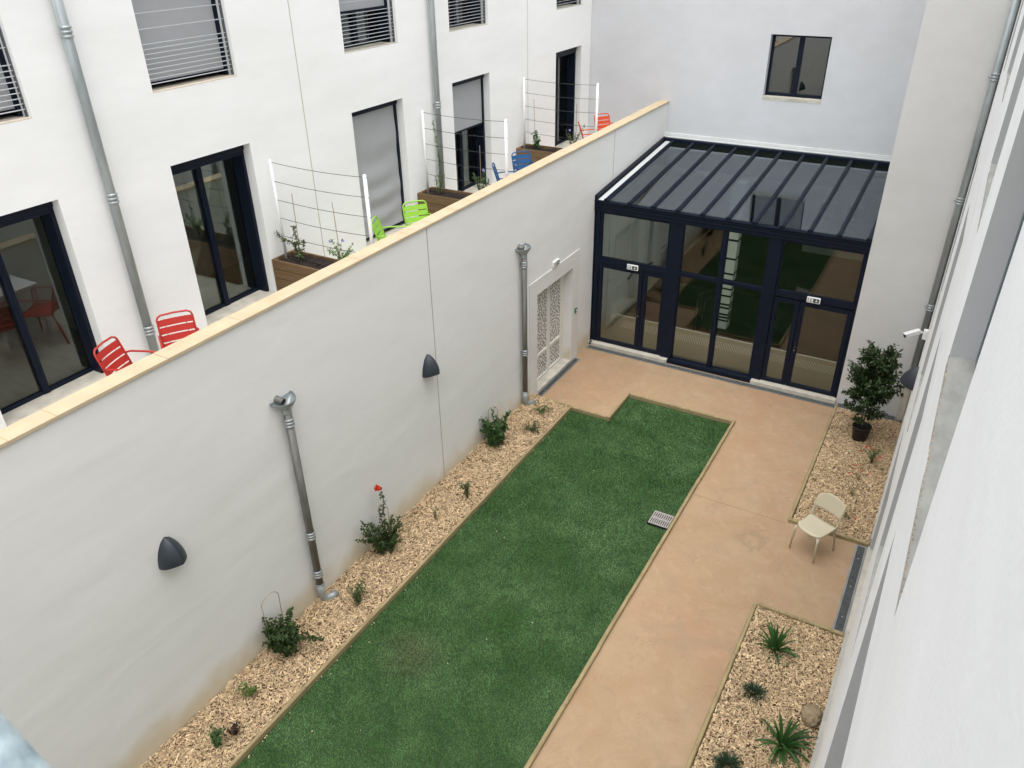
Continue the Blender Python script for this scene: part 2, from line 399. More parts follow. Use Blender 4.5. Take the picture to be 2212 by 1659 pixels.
# ------------------------------------------------------------------ ground, path, lawn
struct(MB().box(-60, 70, -80, 80, -.6, -.12).build('ground', 'chipbase'))
pth = MB()
Z0 = 0.0
for (a, b, c, d) in ((0.0, 5.5, -1.75, -.0), (0.0, 1.70, -2.75, -1.75), (3.90, 5.50, -26, -1.75), (5.50, 6.80, -6.27, -4.22)):
    pth.box(a, b, c, d, -.11, Z0)
struct(pth.build('path', 'path'))
MBj = MB().box(3.92, 5.49, -4.268, -4.262, 0.0, .0015)
jn = MBj.build('path_joint', mat('saw_joint', (.18, .11, .07), .9)); struct(jn)
LZ = -.035
lw = MB().box(.87, 3.87, -26, -2.80, -.1, LZ); lw.box(1.72, 3.87, -2.80, -1.80, -.1, LZ)
struct(lw.build('lawn', 'lawn'))
# turf blades, real little leaves scattered over the backing
def turf():
    v = []; f = []
    r = random.Random(3)
    def patch(x0, x1, y0, y1, dens, h, wd):
        nn = int((x1 - x0) * (y1 - y0) * dens)
        for _ in range(nn):
            x = r.uniform(x0, x1); y = r.uniform(y0, y1)
            if abs(x - 1.955 - .02 * math.sin(y * .8)) < .011: continue
            a = r.uniform(0, 6.283); t = r.uniform(.25, 1.0) * h; hh = h * r.uniform(.5, 1.0)
            ca, sa = math.cos(a), math.sin(a); k = len(v)
            cl = .7 + .5 * mnoise.noise((x * 3, y * 3, 0))
            v.extend(((x - sa * wd, y + ca * wd, LZ), (x + sa * wd, y - ca * wd, LZ), (x + ca * t, y + sa * t, LZ + hh * cl)))
            f.append((k, k + 1, k + 2))
    patch(.90, 3.84, -6.5, -2.83, 4200, .035, .005); patch(1.75, 3.84, -2.83, -1.83, 4200, .035, .005)
    patch(.90, 3.84, -10.0, -6.5, 6000, .032, .0042); patch(.90, 3.84, -14.5, -10.0, 6000, .03, .0042); 
    m = MB(); m.v = v; m.f = f; return m
stuff(turf().build('artificial_grass', 'blade'), 'short dark green artificial grass filling the L-shaped lawn', 'grass')
lt = MB()
for _ in range(12):
    x = rnd.uniform(.95, 3.8); y = rnd.uniform(-12, -2.9); a = rnd.uniform(0, 3.14); L = rnd.uniform(.004, .014)
    lt.obox((x, y, .004), (L * math.cos(a), L * math.sin(a), 0), (-.0035 * math.sin(a), .0035 * math.cos(a), 0), (0, 0, .002))
stuff(lt.build('wood_litter', mat('pale_chip', (.7, .65, .5), .8)), 'tiny pale wood chips scattered over the lawn', 'litter')

# ------------------------------------------------------------------ timber edging, each run one thing
def edging(pts, h0, h1, th, label, joints=2.0):
    mb = MB()
    a, b = Vector((*pts[0], 0)), Vector((*pts[1], 0)); L = (b - a).length; d = (b - a) / L; nrm = Vector((-d.y, d.x, 0))
    k = max(1, round(L / joints)); 
    for i in range(k):
        p = a + d * (L * i / k + .003); q_ = a + d * (L * (i + 1) / k - .003); c = (p + q_) / 2
        off = nrm * rnd.uniform(-.004, .004)
        # chamfered top
        hw = th / 2
        prof = [(-hw, h0), (-hw, h1 - .012), (-hw + .01, h1), (hw - .01, h1), (hw, h1 - .012), (hw, h0)]
        vs = [p + off + nrm * u + Vector((0, 0, z)) for u, z in prof] + [q_ + off + nrm * u + Vector((0, 0, z + rnd.uniform(-.003, .003))) for u, z in prof]
        fs = [(j, (j + 1) % 6, (j + 1) % 6 + 6, j + 6) for j in range(6)] + [(5, 4, 3, 2, 1, 0), (6, 7, 8, 9, 10, 11)]
        mb.add(vs, fs)
    o = mb.build('timber_edging', 'edging', origin=(a.x, a.y, 0))
    tag(o, label, 'edging', 'timber edging round the beds and lawn'); return o
edging(((.86, -26), (.86, -2.765)), -.1, .055, .05, 'long timber edging between the wall-side chip bed and the lawn', 1.55)
edging(((-.0, -2.765), (.83, -2.765)), -.1, .05, .05, 'short timber edging closing the chip bed below the perforated door', .9)
edging(((.89, -2.79), (1.675, -2.79)), -.1, .045, .045, 'timber edging on the bottom side of the path notch cut into the lawn', 1)
edging(((1.70, -2.815), (1.70, -1.74)), -.1, .05, .05, 'timber edging on the side of the path notch, at the lawn step', 1.1)
edging(((1.73, -1.765), (3.86, -1.765)), -.1, .045, .05, 'timber edging across the lawn top facing the glass extension', 1.1)
edging(((3.89, -26), (3.89, -1.74)), -.1, .06, .055, 'long timber edging between the lawn and the pink path', 1.05)
edging(((5.515, -4.17), (5.515, -.24)), -.1, .06, .055, 'timber edging on the path side of the upper right chip bed', 1.3)
edging(((5.49, -4.205), (6.72, -4.205)), -.1, .07, .055, 'timber edging behind the beige chair closing the upper right bed', .95)
edging(((5.515, -26), (5.515, -6.29)), -.1, .06, .055, 'timber edging on the path side of the lower right chip bed', 1.05)
edging(((5.545, -6.275), (6.75, -6.275)), -.1, .07, .055, 'timber edging at the top of the lower right bed, below the mesh drain', .95)

# ------------------------------------------------------------------ chip beds
def chips(name, x0, x1, y0, y1, dens, zf, label, size=1.0):
    v = []; f = []; r = random.Random(hash((round(x0, 1), round(y0, 1))) & 1023)
    nn = int((x1 - x0) * (y1 - y0) * dens)
    for _ in range(nn):
        x = r.uniform(x0 + .01, x1 - .01); y = r.uniform(y0 + .01, y1 - .01)
        L = r.choice((.009, .013, .018, .024)) * r.uniform(.7, 1.3) * size; W = r.uniform(.0035, .0105) * size; T = .0022
        if r.random() < .04: L *= 1.9
        a = r.uniform(0, math.pi); tl = r.gauss(0, .42)
        d = Vector((math.cos(a) * math.cos(tl), math.sin(a) * math.cos(tl), math.sin(tl))); up = Vector((r.gauss(0, .6), r.gauss(0, .6), 1)).normalized()
        s_ = d.cross(up).normalized(); up = s_.cross(d)
        c = Vector((x, y, zf(x, y) + r.uniform(0, .028)))
        if c.x - L < x0 or c.x + L > x1: d = Vector((0, 1, 0)); s_ = Vector((1, 0, 0)); up = Vector((0, 0, 1))
        k = len(v); e = r.uniform(.5, 1)
        for kk in (-1, 1):
            for (i, j) in ((-1, -1), (1, -e), (1, e), (-1, 1)):
                v.append(tuple(c + d * L * i + s_ * W * j + up * T * kk))
        for q_ in ((4, 5, 6, 7), (0, 1, 5, 4), (1, 2, 6, 5), (2, 3, 7, 6), (3, 0, 4, 7)): f.append(tuple(i + k for i in q_))
    m = MB(); m.v = v; m.f = f
    stuff(m.build(name, 'chip'), label, 'wood chips')
def bed(x0, x1, y0, y1, zf):
    mb = MB(); nx = max(2, int((x1 - x0) / .1)); ny = int((y1 - y0) / .12)
    vs = [(x0 + (x1 - x0) * i / nx, y0 + (y1 - y0) * j / ny, 0) for j in range(ny + 1) for i in range(nx + 1)]
    vs = [(x, y, zf(x, y) - .004) for x, y, _ in vs]
    fs = [(j * (nx + 1) + i, j * (nx + 1) + i + 1, (j + 1) * (nx + 1) + i + 1, (j + 1) * (nx + 1) + i) for j in range(ny) for i in range(nx)]
    return struct(mb.add(vs, fs).build('planting_bed', 'chipbase', smooth=True))
zl = lambda x, y: .10 - .085 * min(1, max(0, x / .83)) + .014 * mnoise.noise((x * 4, y * 4, 1)) + .01 * mnoise.noise((x * 11, y * 11, 1))
zr = lambda x, y: .015 + .014 * mnoise.noise((x * 4, y * 4, 5)) + .01 * mnoise.noise((x * 11, y * 11, 1))
bed(0.0, .835, -26, -2.79, zl); bed(5.54, 6.80, -4.18, -.25, zr); bed(5.54, 6.80, -26, -6.30, zr)
chips('wood_chips', 0.0, .835, -13.6, -2.80, 4200, zl, 'pale wood chip mulch in the bed along the garden wall')
chips('wood_chips', 5.545, 6.74, -4.17, -.27, 4000, zr, 'wood chip mulch in the upper right bed under the potted tree')
chips('wood_chips', 5.545, 6.76, -12.2, -6.31, 4200, zr, 'wood chip mulch in the lower right bed with strappy plants and rock')

sp = MB()
for _ in range(70):
    k = rnd.random()
    if k < .45: x, yy, z = .90 + abs(rnd.gauss(0, .06)), rnd.uniform(-12, -3), .0
    elif k < .8: x, yy, z = 5.48 - abs(rnd.gauss(0, .08)), rnd.choice((rnd.uniform(-12, -6.4), rnd.uniform(-4.1, -.4))), .003
    else: x, yy, z = rnd.uniform(5.6, 6.5), -6.24 + abs(rnd.gauss(0, .06)), .003
    a = rnd.uniform(0, 3.14); L = rnd.uniform(.005, .014)
    sp.obox((x, yy, z), (L * math.cos(a), L * math.sin(a), 0), (-.004 * math.sin(a), .004 * math.cos(a), 0), (0, 0, .002))
stuff(sp.build('spilled_chips', 'chip'), 'stray wood chips spilled past the timber edging onto path and lawn', 'wood chips')

# ------------------------------------------------------------------ garden retaining wall
DO = (-2.62, -1.05, 0.0, 2.235)
gw = thing('garden_wall', 'tall off-white rendered garden wall with sandstone coping, carrying the terraces', 'wall', (0, -10, 0))
mb = wall(-26, 4.05, -.12, 4.655, [DO], lambda u, z: (0, u, z), .30, (-1, 0, 0), 0)
mb.quad((-.175, -26, 3.5), (-.175, 4.05, 3.5), (-.175, 4.05, 4.655), (-.175, -26, 4.655))
mb.quad((0, -26, 4.655), (0, 4.05, 4.655), (-.175, 4.05, 4.655), (-.175, -26, 4.655))
mb.build('wall', 'retain', gw)
js = [-14.8, -13.83, -12.86]
y = -11.846
cuts = []
for a in (-16.2, -15.2, -14.2, -13.15, -12.30, -11.846, -10.62, -9.62, -8.0, -7.55, -6.45, -5.9, -5.25, -4.3, -3.4, -2.4, -1.4, -.4, .6, 1.6, 2.6, 3.5, 4.046): cuts.append(a)
cuts = [-26, -24, -22, -20, -18] + cuts
for a, b in zip(cuts, cuts[1:]):
    dz = rnd.uniform(-.002, .002)
    MB().box(-.205, .03, a + .004, b - .004, 4.656, 4.694 + dz).build('coping_stone', 'coping', gw, bevel=.004)
MB().box(-.20, .022, -26, 4.04, 4.6555, 4.686).build('coping_mortar', 'mortar', gw)
for yj in (-6.026, .86):
    MB().box(.0, .003, yj - .006, yj + .006, .0, 4.655).build('expansion_joint', 'groove', gw)
# raised band round the perforated door
mb = wall(-2.93, -.75, .0, 2.552, [DO], lambda u, z: (.014, u, z), .014, (-1, 0, 0))
mb.quad((.014, -2.93, 2.552), (.014, -.75, 2.552), (0, -.75, 2.552), (0, -2.93, 2.552)); mb.quad((.014, -2.93, 0), (.014, -2.93, 2.552), (0, -2.93, 2.552), (0, -2.93, 0)); mb.quad((.014, -.75, 0), (.014, -.75, 2.552), (0, -.75, 2.552), (0, -.75, 0))
mb.build('door_surround', plaster('door_surround_render', (.72, .71, .685), wave=.1, grain=.1), gw)
MB().box(-.45, .012, -2.619, -1.051, -.1, .045).build('threshold', 'concrete', gw)
# perforated service door
pd = thing('perforated_door', 'cream double metal door with leaf-shaped perforations, recessed in the garden wall', 'door', (-.2, -1.83, 0.04))
fr = MB(); X0, X1 = -.25, -.19
fr.box(X0, X1, -2.62, -2.56, .046, 2.234); fr.box(X0, X1, -1.11, -1.05, .046, 2.234); fr.box(X0, X1, -2.56, -1.11, 2.12, 2.234)
fr.box(-.32, -.26, -2.62, -1.05, .046, 2.234)
fr.build('door_frame', 'white_door', pd, bevel=.004)
def perf_leaf(y0, y1):
    lf = MB(); x0, x1 = -.242, -.197
    lf.box(x0, x1, y0, y0 + .06, .05, 2.115); lf.box(x0, x1, y1 - .06, y1, .05, 2.115)
    for z0, z1 in ((.05, .10), (.60, .67), (2.05, 2.115)): lf.box(x0 + .001, x1 + .002, y0 + .06, y1 - .06, z0, z1)
    lf.box(x0 + .01, x1 - .018, y0 + .06, y1 - .06, .10, 2.05)
    L = lf.build('door_leaf', 'white_door', pd, bevel=.003)
    h = MB(); r = random.Random(int(abs(y0) * 100)); xs = x1 - .0155; pts = []
    for z0, z1 in ((.11, .59), (.68, 2.04)):
        tries = 0
        while tries < 2600:
            tries += 1
            yy = r.uniform(y0 + .08, y1 - .08); zz = r.uniform(z0 + .02, z1 - .02)
            if any((yy - a) ** 2 + (zz - b) ** 2 < .052 ** 2 for a, b in pts): continue
            pts.append((yy, zz)); a = r.choice((r.gauss(1.15, .35), r.gauss(1.9, .3))) ; ra = r.uniform(.024, .032); rb = r.uniform(.011, .017)
            vs = [(xs, yy + ra * math.cos(t) * math.cos(a) - rb * math.sin(t) * math.sin(a), zz + ra * math.cos(t) * math.sin(a) + rb * math.sin(t) * math.cos(a)) for t in [k * math.pi / 4 for k in range(8)]]
            h.add(vs, [tuple(range(8))])
    h.build('perforation', 'hole', L)
perf_leaf(-2.555, -1.73); perf_leaf(-1.72, -1.115)

# ------------------------------------------------------------------ left apartment building
XF = -2.085; YB = 4.046
BAY = [(-11.40, -10.03), (-8.50, -7.16), (-4.98, -3.63), (-2.09, -.75), (2.16, 3.51)]
BAYX = [(-15.0, -13.63), (-18.5, -17.1), (-22, -20.6)]
apt = thing('apartment_building', 'white rendered apartment building on the left with terrace doors and barred upper windows', 'building', (XF, -4, 3.58))
lo = [(a, b, 3.61, 5.889) for a, b in BAY + BAYX]; up = [(a, b, 6.765, 8.25) for a, b in BAY + BAYX]
mb = wall(-26, YB, 3.3, 10.2, lo + up, lambda u, z: (XF, u, z), .24, (-1, 0, 0))
mb.quad((XF, -26, 10.2), (XF, YB, 10.2), (XF - 9, YB, 10.6), (XF - 9, -26, 10.6))
mb.build('wall', 'facade', apt)
for yj, z1 in ((-6.03, 10.2), (.83, 10.2)): MB().box(XF, XF + .003, yj - .007, yj + .007, 3.6, z1).build('expansion_joint', 'groovel', apt)
MB().box(XF, XF + .003, YB - .028, YB - .016, 3.6, 10.2).build('expansion_joint', 'groovel', apt)
struct(MB().box(XF - .28, -.175, -26, YB, 3.3, 3.58).build('terrace_floor', 'concrete'))

def room(parent, y0, y1, z0, z1, lower, xf=-2.46, depth=3.4):
    r = MB(); a, b = y0 - .9, y1 + .9; x1 = xf - .02; x0 = x1 - depth
    r.quad((x0, a, z1 + .1), (x0, b, z1 + .1), (x0, b, z0), (x0, a, z0))
    r.quad((x0, a, z1 + .1), (x1, a, z1 + .1), (x1, a, z0), (x0, a, z0)); r.quad((x0, b, z1 + .1), (x1, b, z1 + .1), (x1, b, z0), (x0, b, z0))
    r.quad((x0, a, z1 + .1), (x1, a, z1 + .1), (x1, b, z1 + .1), (x0, b, z1 + .1))
    # inner face of the facade round the opening
    r.quad((x1, a, z0), (x1, y0, z0), (x1, y0, z1 + .1), (x1, a, z1 + .1)); r.quad((x1, b, z0), (x1, y1, z0), (x1, y1, z1 + .1), (x1, b, z1 + .1))
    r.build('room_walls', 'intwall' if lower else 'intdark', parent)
    MB().quad((x0, a, z0), (x1 + .1, a, z0), (x1 + .1, b, z0), (x0, b, z0)).build('room_floor', 'woodfloor', parent)

def wavy_blind(y0, y1, z0, z1, amp, parent):
    m = MB(); ny, nz_ = 16, 60
    vs = []
    for j in range(nz_ + 1):
        z = z0 + (z1 - z0) * j / nz_; t = j / nz_
        for i in range(ny + 1):
            u = i / ny; y = y0 + (y1 - y0) * u
            sag = .10 * (1 - (2 * u - 1) ** 2)
            ph = (z + sag * 1.1) * 14.5
            x = -2.262 + amp * (math.sin(ph + 1.2 * math.sin(z * 3)) * (.35 + .65 * (1 - t)) * (.4 + .8 * math.sin(math.pi * u)) + .4 * math.sin(ph * .47 + u * 3))
            vs.append((x, y, z))
    fs = [(j * (ny + 1) + i, j * (ny + 1) + i + 1, (j + 1) * (ny + 1) + i + 1, (j + 1) * (ny + 1) + i) for j in range(nz_) for i in range(ny)]
    m.add(vs, fs); m.build('blind', 'blind', parent, smooth=True)
    MB().box(-2.285, -2.245, y0, y1, z0 - .03, z0).build('blind_bar', 'navy', parent)

def opening(y0, y1, z0, z1, lower, blind=None, mull=None, label=None):
    X = -2.40
    f = MB(); t = .055
    f.box(X - .06, X, y0, y0 + t, z0, z1); f.box(X - .06, X, y1 - t, y1, z0, z1); f.box(X - .06, X, y0 + t, y1 - t, z0, z0 + t); f.box(X - .06, X, y0 + t, y1 - t, z1 - t, z1)
    c = mull if mull else (y0 + y1) / 2
    f.box(X - .05, X + .015, c - .042, c + .042, z0 + .01, z1 - .01)
    f.box(X - .015, X + .022, c - .004, c + .004, z0 + .02, z1 - .02)
    o = f.build('patio_door' if lower else 'window', 'navy', apt, bevel=.004)
    if label: o['label'] = label
    MB().box(X - .04, X - .034, y0 + t, c - .042, z0 + t, z1 - t).build('pane', 'glassW', o)
    MB().box(X - .04, X - .034, c + .042, y1 - t, z0 + t, z1 - t).build('pane', 'glassW', o)
    # blind box and guide rails
    bx = MB(); bx.box(-2.36, -2.205, y0 + .003, y1 - .003, z1 - .105, z1 - .002); 
    if blind is None: bx.box(-2.33, -2.225, y0 + .012, y1 - .012, z1 - .165, z1 - .107)
    bx.build('blind_box', 'navy', o, bevel=.012)
    for ya, yb in ((y0 + .002, y0 + .05), (y1 - .05, y1 - .002)): MB().box(-2.399, -2.235, ya, yb, z0, z1 - .105).build('blind_rail', 'navy', o)
    if blind:
        zb, amp = blind
        wavy_blind(y0 + .052, y1 - .052, zb, z1 - .10, amp, o)
    if lower:
        MB().box(XF - .315, XF + .012, y0 + .001, y1 - .001, z0 - .06, z0 + .012).build('sill', 'concrete', o)
    else:
        MB().box(XF - .315, XF - .0005, y0 + .001, y1 - .001, z0 - .003, z0 + .006).build('sill', 'sillpale' if y0 < -7 else 'concrete', o)
        gb = MB(); xb = -2.15
        for zz in [6.855, 6.91, 6.965, 7.02, 7.075, 7.13, 7.185, 7.24, 7.295, 7.46, 7.63, 7.79]:
            gb.tube([(xb, y0 + .01, zz), (xb, y1 - .01, zz)], .0062, 6)
        gb.build('guard_bars', 'steel', o)
        for ya, yb in ((y1 - .012, y1 - .002), (y0 + .002, y0 + .012)): MB().box(xb - .03, xb + .012, ya, yb, z0 + .012, z0 + 1.0).build('guard_plate', 'darksteel', o)
    return o
lb = ['patio door with white table and red chairs mirrored in it', 'patio door with a bed behind it', 'patio door behind a rippled grey blind', 'patio door with its grey blind half down', 'narrow dark patio door beside the back wall']
bl_lo = [None, None, (3.70, .016), (4.92, .002), None]
bl_up = [(6.86, .003), (6.86, .002), (7.33, .002), None, None]
for i, (a, b) in enumerate(BAY):
    o = opening(a, b, 3.62, 5.889, True, bl_lo[i], [-10.71, -7.85, None, None, None][i], lb[i])
    room(o, a, b, 3.6, 5.9, True)
    o = opening(a, b, 6.77, 8.25, False, bl_up[i])
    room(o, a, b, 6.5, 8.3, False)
for a, b in BAYX:
    o = opening(a, b, 3.62, 5.889, True); room(o, a, b, 3.6, 5.9, True)
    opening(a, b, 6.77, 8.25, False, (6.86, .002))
# bed seen through the second patio door
bd = thing('bed', 'bed under a rumpled white sheet behind the second patio door', 'bed', (-4.0, -7.4, 3.6))
MB().box(-4.9, -3.5, -9.0, -6.45, 3.66, 3.95).build('bed_base', 'intwall', bd)
mb = MB(); vs = []; nx, ny = 20, 26
for j in range(ny + 1):
    for i in range(nx + 1):
        u, v_ = i / nx, j / ny; x = -4.92 + 1.46 * u; yy = -9.02 + 2.6 * v_; e = min(u, 1 - u, v_, 1 - v_) 
        z = 4.12 + .025 * mnoise.noise((x * 5, yy * 4, 0)); 
        if e < .02: z = 3.68 + .04 * mnoise.noise((x * 6, yy * 6, 3)); x += .03 * math.sin(yy * 22) * (1 if u > .5 else -1)
        vs.append((x, yy, z))
mb.add(vs, [(j * (nx + 1) + i, j * (nx + 1) + i + 1, (j + 1) * (nx + 1) + i + 1, (j + 1) * (nx + 1) + i) for j in range(ny) for i in range(nx)])
mb.build('sheet', 'sheet', bd, smooth=True)

# ------------------------------------------------------------------ back building
bb = thing('back_building', 'pale blank rear wall of the next building with one small dark window', 'building', (2.8, YB, 0))
W2 = (2.22, 3.495, 4.965, 6.265)
mb = wall(-2.085, 5.47, 3.0, 10.2, [W2], lambda u, z: (u, YB, z), .22, (0, 1, 0))
mb.quad((-2.085, YB, 10.2), (5.47, YB, 10.2), (5.47, YB + 8, 10.6), (-2.085, YB + 8, 10.6))
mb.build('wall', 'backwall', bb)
Y = YB + .20
f = MB(); a, b, c, d = W2; t = .055
f.box(a, a + t, Y - .03, Y + .04, c, d); f.box(b - t, b, Y - .03, Y + .04, c, d); f.box(a + t, b - t, Y - .03, Y + .04, c, c + t + .02); f.box(a + t, b - t, Y - .03, Y + .04, d - t, d); f.box((a + b) / 2 - .05, (a + b) / 2 + .05, Y - .035, Y + .035, c + t, d - t)
o = f.build('window', 'navy', bb, bevel=.004)
MB().box(a + t, b - t, Y + .01, Y + .016, c + t, d - t).build('pane', glass('dim_glass', (.30, .33, .31), 2.0, .10), o)
MB().box(a + .001, b - .001, YB - .006, Y + .02, c - .06, c + .008).build('sill', 'concrete', o)
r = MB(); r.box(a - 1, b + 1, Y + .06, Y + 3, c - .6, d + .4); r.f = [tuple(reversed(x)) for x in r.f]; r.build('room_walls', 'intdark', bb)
# ------------------------------------------------------------------ side wall block right of the glass extension
sw = thing('side_wall', 'plain off-white wall between the glass extension and the right facade', 'wall', (6.1, 0, 0))
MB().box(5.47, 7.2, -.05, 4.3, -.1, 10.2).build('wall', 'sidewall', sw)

# ------------------------------------------------------------------ right building (camera leans out of it)
def fx(yy):
    k = min(1, max(0, (yy + 7) / 4.5)); return 6.777 - .042 * k * k * (3 - 2 * k)
rb = thing('right_building', 'white rendered facade on the right, seen steeply along its face with deep window reveals', 'building', (6.777, -8, 0))
RB = [(-12.95, -11.20), (-9.95, -8.52), (-6.3, -4.93), (-3.35, -1.95)]
zu = [6.735, 6.98, 7.06, 6.9]
holes = []
for (a, b), z in zip(RB, zu): holes += [(a, b, z, 8.6), (a, b, 3.46, 5.69)]
holes += [(-6.2, -4.3, .0, 2.35)]
vsplit = []
def rfn(u, z):
    n_ = .0035 * mnoise.noise((u * 1.7, z * .9, 2.0)) + .0012 * mnoise.noise((u * 9, z * 5, 2.0))
    return (fx(u) + n_, u, z)
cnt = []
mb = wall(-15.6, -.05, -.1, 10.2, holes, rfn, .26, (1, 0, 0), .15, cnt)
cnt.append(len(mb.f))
mb.quad((6.777, -26, -.1), (6.777, -15.6, -.1), (6.777, -15.6, 10.2), (6.777, -26, 10.2))
mb.quad((6.73, -.05, 10.2), (6.73, -26, 10.2), (15, -26, 10.6), (15, -.05, 10.6))
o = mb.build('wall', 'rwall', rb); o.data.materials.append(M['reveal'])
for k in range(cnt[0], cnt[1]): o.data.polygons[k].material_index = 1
def rwindow(a, b, c, d, i):
    x = 6.885; f = MB(); t = .06
    f.box(x, x + .07, a, a + t, c, d); f.box(x, x + .07, b - t, b, c, d); f.box(x, x + .07, a + t, b - t, c, c + t); f.box(x, x + .07, a + t, b - t, d - t, d); f.box(x, x + .07, (a + b) / 2 - .04, (a + b) / 2 + .04, c + t, d - t)
    o = f.build('window', mat('grey_frame', (.11, .135, .145), .45), rb)
    MB().box(x + .03, x + .036, a + t, b - t, c + t, d - t).build('pane', 'glassW', o)
    MB().box(6.750 + (fx((a + b) / 2) - 6.777) + .026, x + .08, a + .001, b - .001, c - .05, c + .006).build('sill', 'sillgrey', o)
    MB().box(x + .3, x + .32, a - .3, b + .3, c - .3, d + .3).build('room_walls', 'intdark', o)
for i, (a, b, c, d) in enumerate(holes): rwindow(a, b, c, d, i)
MB().box(6.725, 6.80, -26, -6.3, -.1, .16).build('plinth', 'plinth', rb); MB().box(6.725, 6.80, -4.2, -.06, -.1, .16).build('plinth', 'plinth', rb); MB().box(6.722, 7.0, -6.245, -4.24, -.1, .03).build('threshold', 'concrete', rb)

mb = MB(); r = random.Random(9)
for _ in range(300):
    yy = r.uniform(-12.93, -11.21); sz = r.uniform(.0008, .0026)
    mb.obox((6.777 + r.uniform(-.0015, .002), yy, 6.7415 + r.gauss(0, .001)), (sz * .8, 0, r.uniform(-.001, .001)), (0, sz * r.uniform(.8, 2.2), 0), (r.uniform(-.001, .001), 0, sz * .6))
mf = mb.build('mortar_edge', mat('crumbly_mortar', (.46, .36, .27), .95, island=.4), rb); mf['kind'] = 'stuff'
# far end of the courtyard, behind the viewer
eb = thing('end_building', 'white building closing the courtyard behind the viewer', 'building', (3, -26, 0))
MB().box(-9, 15, -30, -26, -.1, 8.6).build('wall', 'facade', eb)

# ------------------------------------------------------------------ glass extension
gx = thing('glass_extension', 'dark navy framed glass extension with sloping glazed roof and two pairs of doors', 'conservatory', (2.7, 0, 0))
F = lambda *b, name='frame', m='navy', bev=.005: MB().box(*b).build(name, m, gx, bevel=bev)
# posts
F(.03, .13, -.02, .10, .09, 3.17, name='post'); F(1.70, 1.97, -.03, .10, .0, 3.17, name='post'); F(3.68, 3.93, -.03, .10, .0, 3.17, name='post'); F(5.42, 5.468, -.02, .10, .09, 3.17, name='post')
F(.006, .029, -.04, .04, .05, 3.17, name='corner_trim')
# left and right upper lights with their frames
def pane_frame(x0, x1, z0, z1, t, name='window', y0=.0, y1=.07, m='navy', gl='glassF', par=None, bt=None):
    bt = bt or t
    f = MB(); f.box(x0, x0 + t, y0, y1, z0, z1); f.box(x1 - t, x1, y0, y1, z0, z1); f.box(x0 + t, x1 - t, y0, y1, z0, z0 + bt); f.box(x0 + t, x1 - t, y0, y1, z1 - t, z1)
    o = f.build(name, m, par or gx, bevel=.004)
    MB().box(x0 + t, x1 - t, (y0 + y1) / 2 - .003, (y0 + y1) / 2 + .003, z0 + bt, z1 - t).build('pane', gl, o)
    return o
pane_frame(.13, 1.70, 2.10, 3.17, .05); pane_frame(3.93, 5.42, 2.12, 3.17, .04)
F(.13, 1.70, -.015, .09, 2.0, 2.10, name='transom'); F(3.93, 5.42, -.015, .09, 2.02, 2.12, name='transom')
# middle fixed lights: 2 x 2
F(2.77, 2.865, -.03, .09, .10, 3.17, name='mullion'); F(1.97, 2.77, -.02, .08, 2.05, 2.135, name='transom'); F(2.865, 3.68, -.02, .08, 2.05, 2.135, name='transom')
for a, b in ((1.97, 2.77), (2.865, 3.68)):
    pane_frame(a, b, 2.135, 3.17, .012, 'window', .01, .06); pane_frame(a, b, .10, 2.05, .012, 'window', .01, .06)
F(1.90, 3.75, -.10, .09, -.01, .10, name='bottom_rail')
# doors
def door(x0, x1, handle_x, hside, t=.09):
    o = pane_frame(x0, x1, .09, 1.995, t, 'door', -.005, .065, bt=.075)
    if handle_x:
        h = MB(); h.box(handle_x - .018, handle_x + .018, -.014, -.005, .88, 1.10); h.tube([(handle_x, -.01, 1.03), (handle_x, -.06, 1.03), (handle_x + .13 * hside, -.065, 1.03)], .010, 8)
        h.build('handle', 'black', o)
        MB().tube([(handle_x, -.022, .93), (handle_x, -.005, .93)], .011, 10).build('lock', 'collar', o)
    return o
door(.135, 1.165, 1.12, -1); door(1.175, 1.695, None, 0)
door(3.935, 4.435, None, 0); door(4.445, 5.415, 4.49, 1)
# concrete sills under the doors
MB().box(.0, 1.90, -.14, .12, -.02, .085).build('sill', 'concrete', gx, bevel=.006); MB().box(3.755, 5.468, -.14, .12, -.02, .085).build('sill', 'concrete', gx, bevel=.006)
# small corner gutter outlet
MB().tube([(.06, -.09, .10), (.06, -.16, .06)], .03, 12).build('drain_spout', 'lamp', gx)
# fascia with horizontal ribs
mb = MB(); mb.box(.004, 5.468, -.05, .12, 3.17, 3.40)
for z, p in ((3.20, .012), (3.275, .022), (3.335, .014), (3.385, .03)): mb.box(.003, 5.469, -.05 - p, -.049, z - .006, z + .012)
mb.build('fascia', 'navy', gx, bevel=.003)
# roof: rafters, panes, back beam
ZE, ZR, YR = 3.408, 3.780, 3.92
def zroof(yy): return ZE + (ZR - ZE) * (yy + .05) / (YR + .05)
RX = [.27 + .515 * i for i in range(11)]
def sloped(x0, x1, y0, y1, t0, t1):
    return [(x0, y0, zroof(y0) + t0), (x1, y0, zroof(y0) + t0), (x1, y1, zroof(y1) + t0), (x0, y1, zroof(y1) + t0), (x0, y0, zroof(y0) + t1), (x1, y0, zroof(y0) + t1), (x1, y1, zroof(y1) + t1), (x0, y1, zroof(y1) + t1)]
BF = [(0, 3, 2, 1), (4, 5, 6, 7), (0, 1, 5, 4), (1, 2, 6, 5), (2, 3, 7, 6), (3, 0, 4, 7)]
for i, x in enumerate(RX):
    mb = MB(); w_ = .038
    mb.add(sloped(x - w_, x + w_, -.055, YR, .002, .050), BF); mb.add(sloped(x - .014, x + .014, -.06, YR, .050, .068), BF)
    mb.add(sloped(x - w_ - .012, x + w_ + .012, -.078, -.055, -.004, .058), BF)
    mb.add(sloped(x - .03, x + .03, .12, YR, -.11, -.002), BF)
    mb.build('rafter', 'navy', gx, bevel=.006)
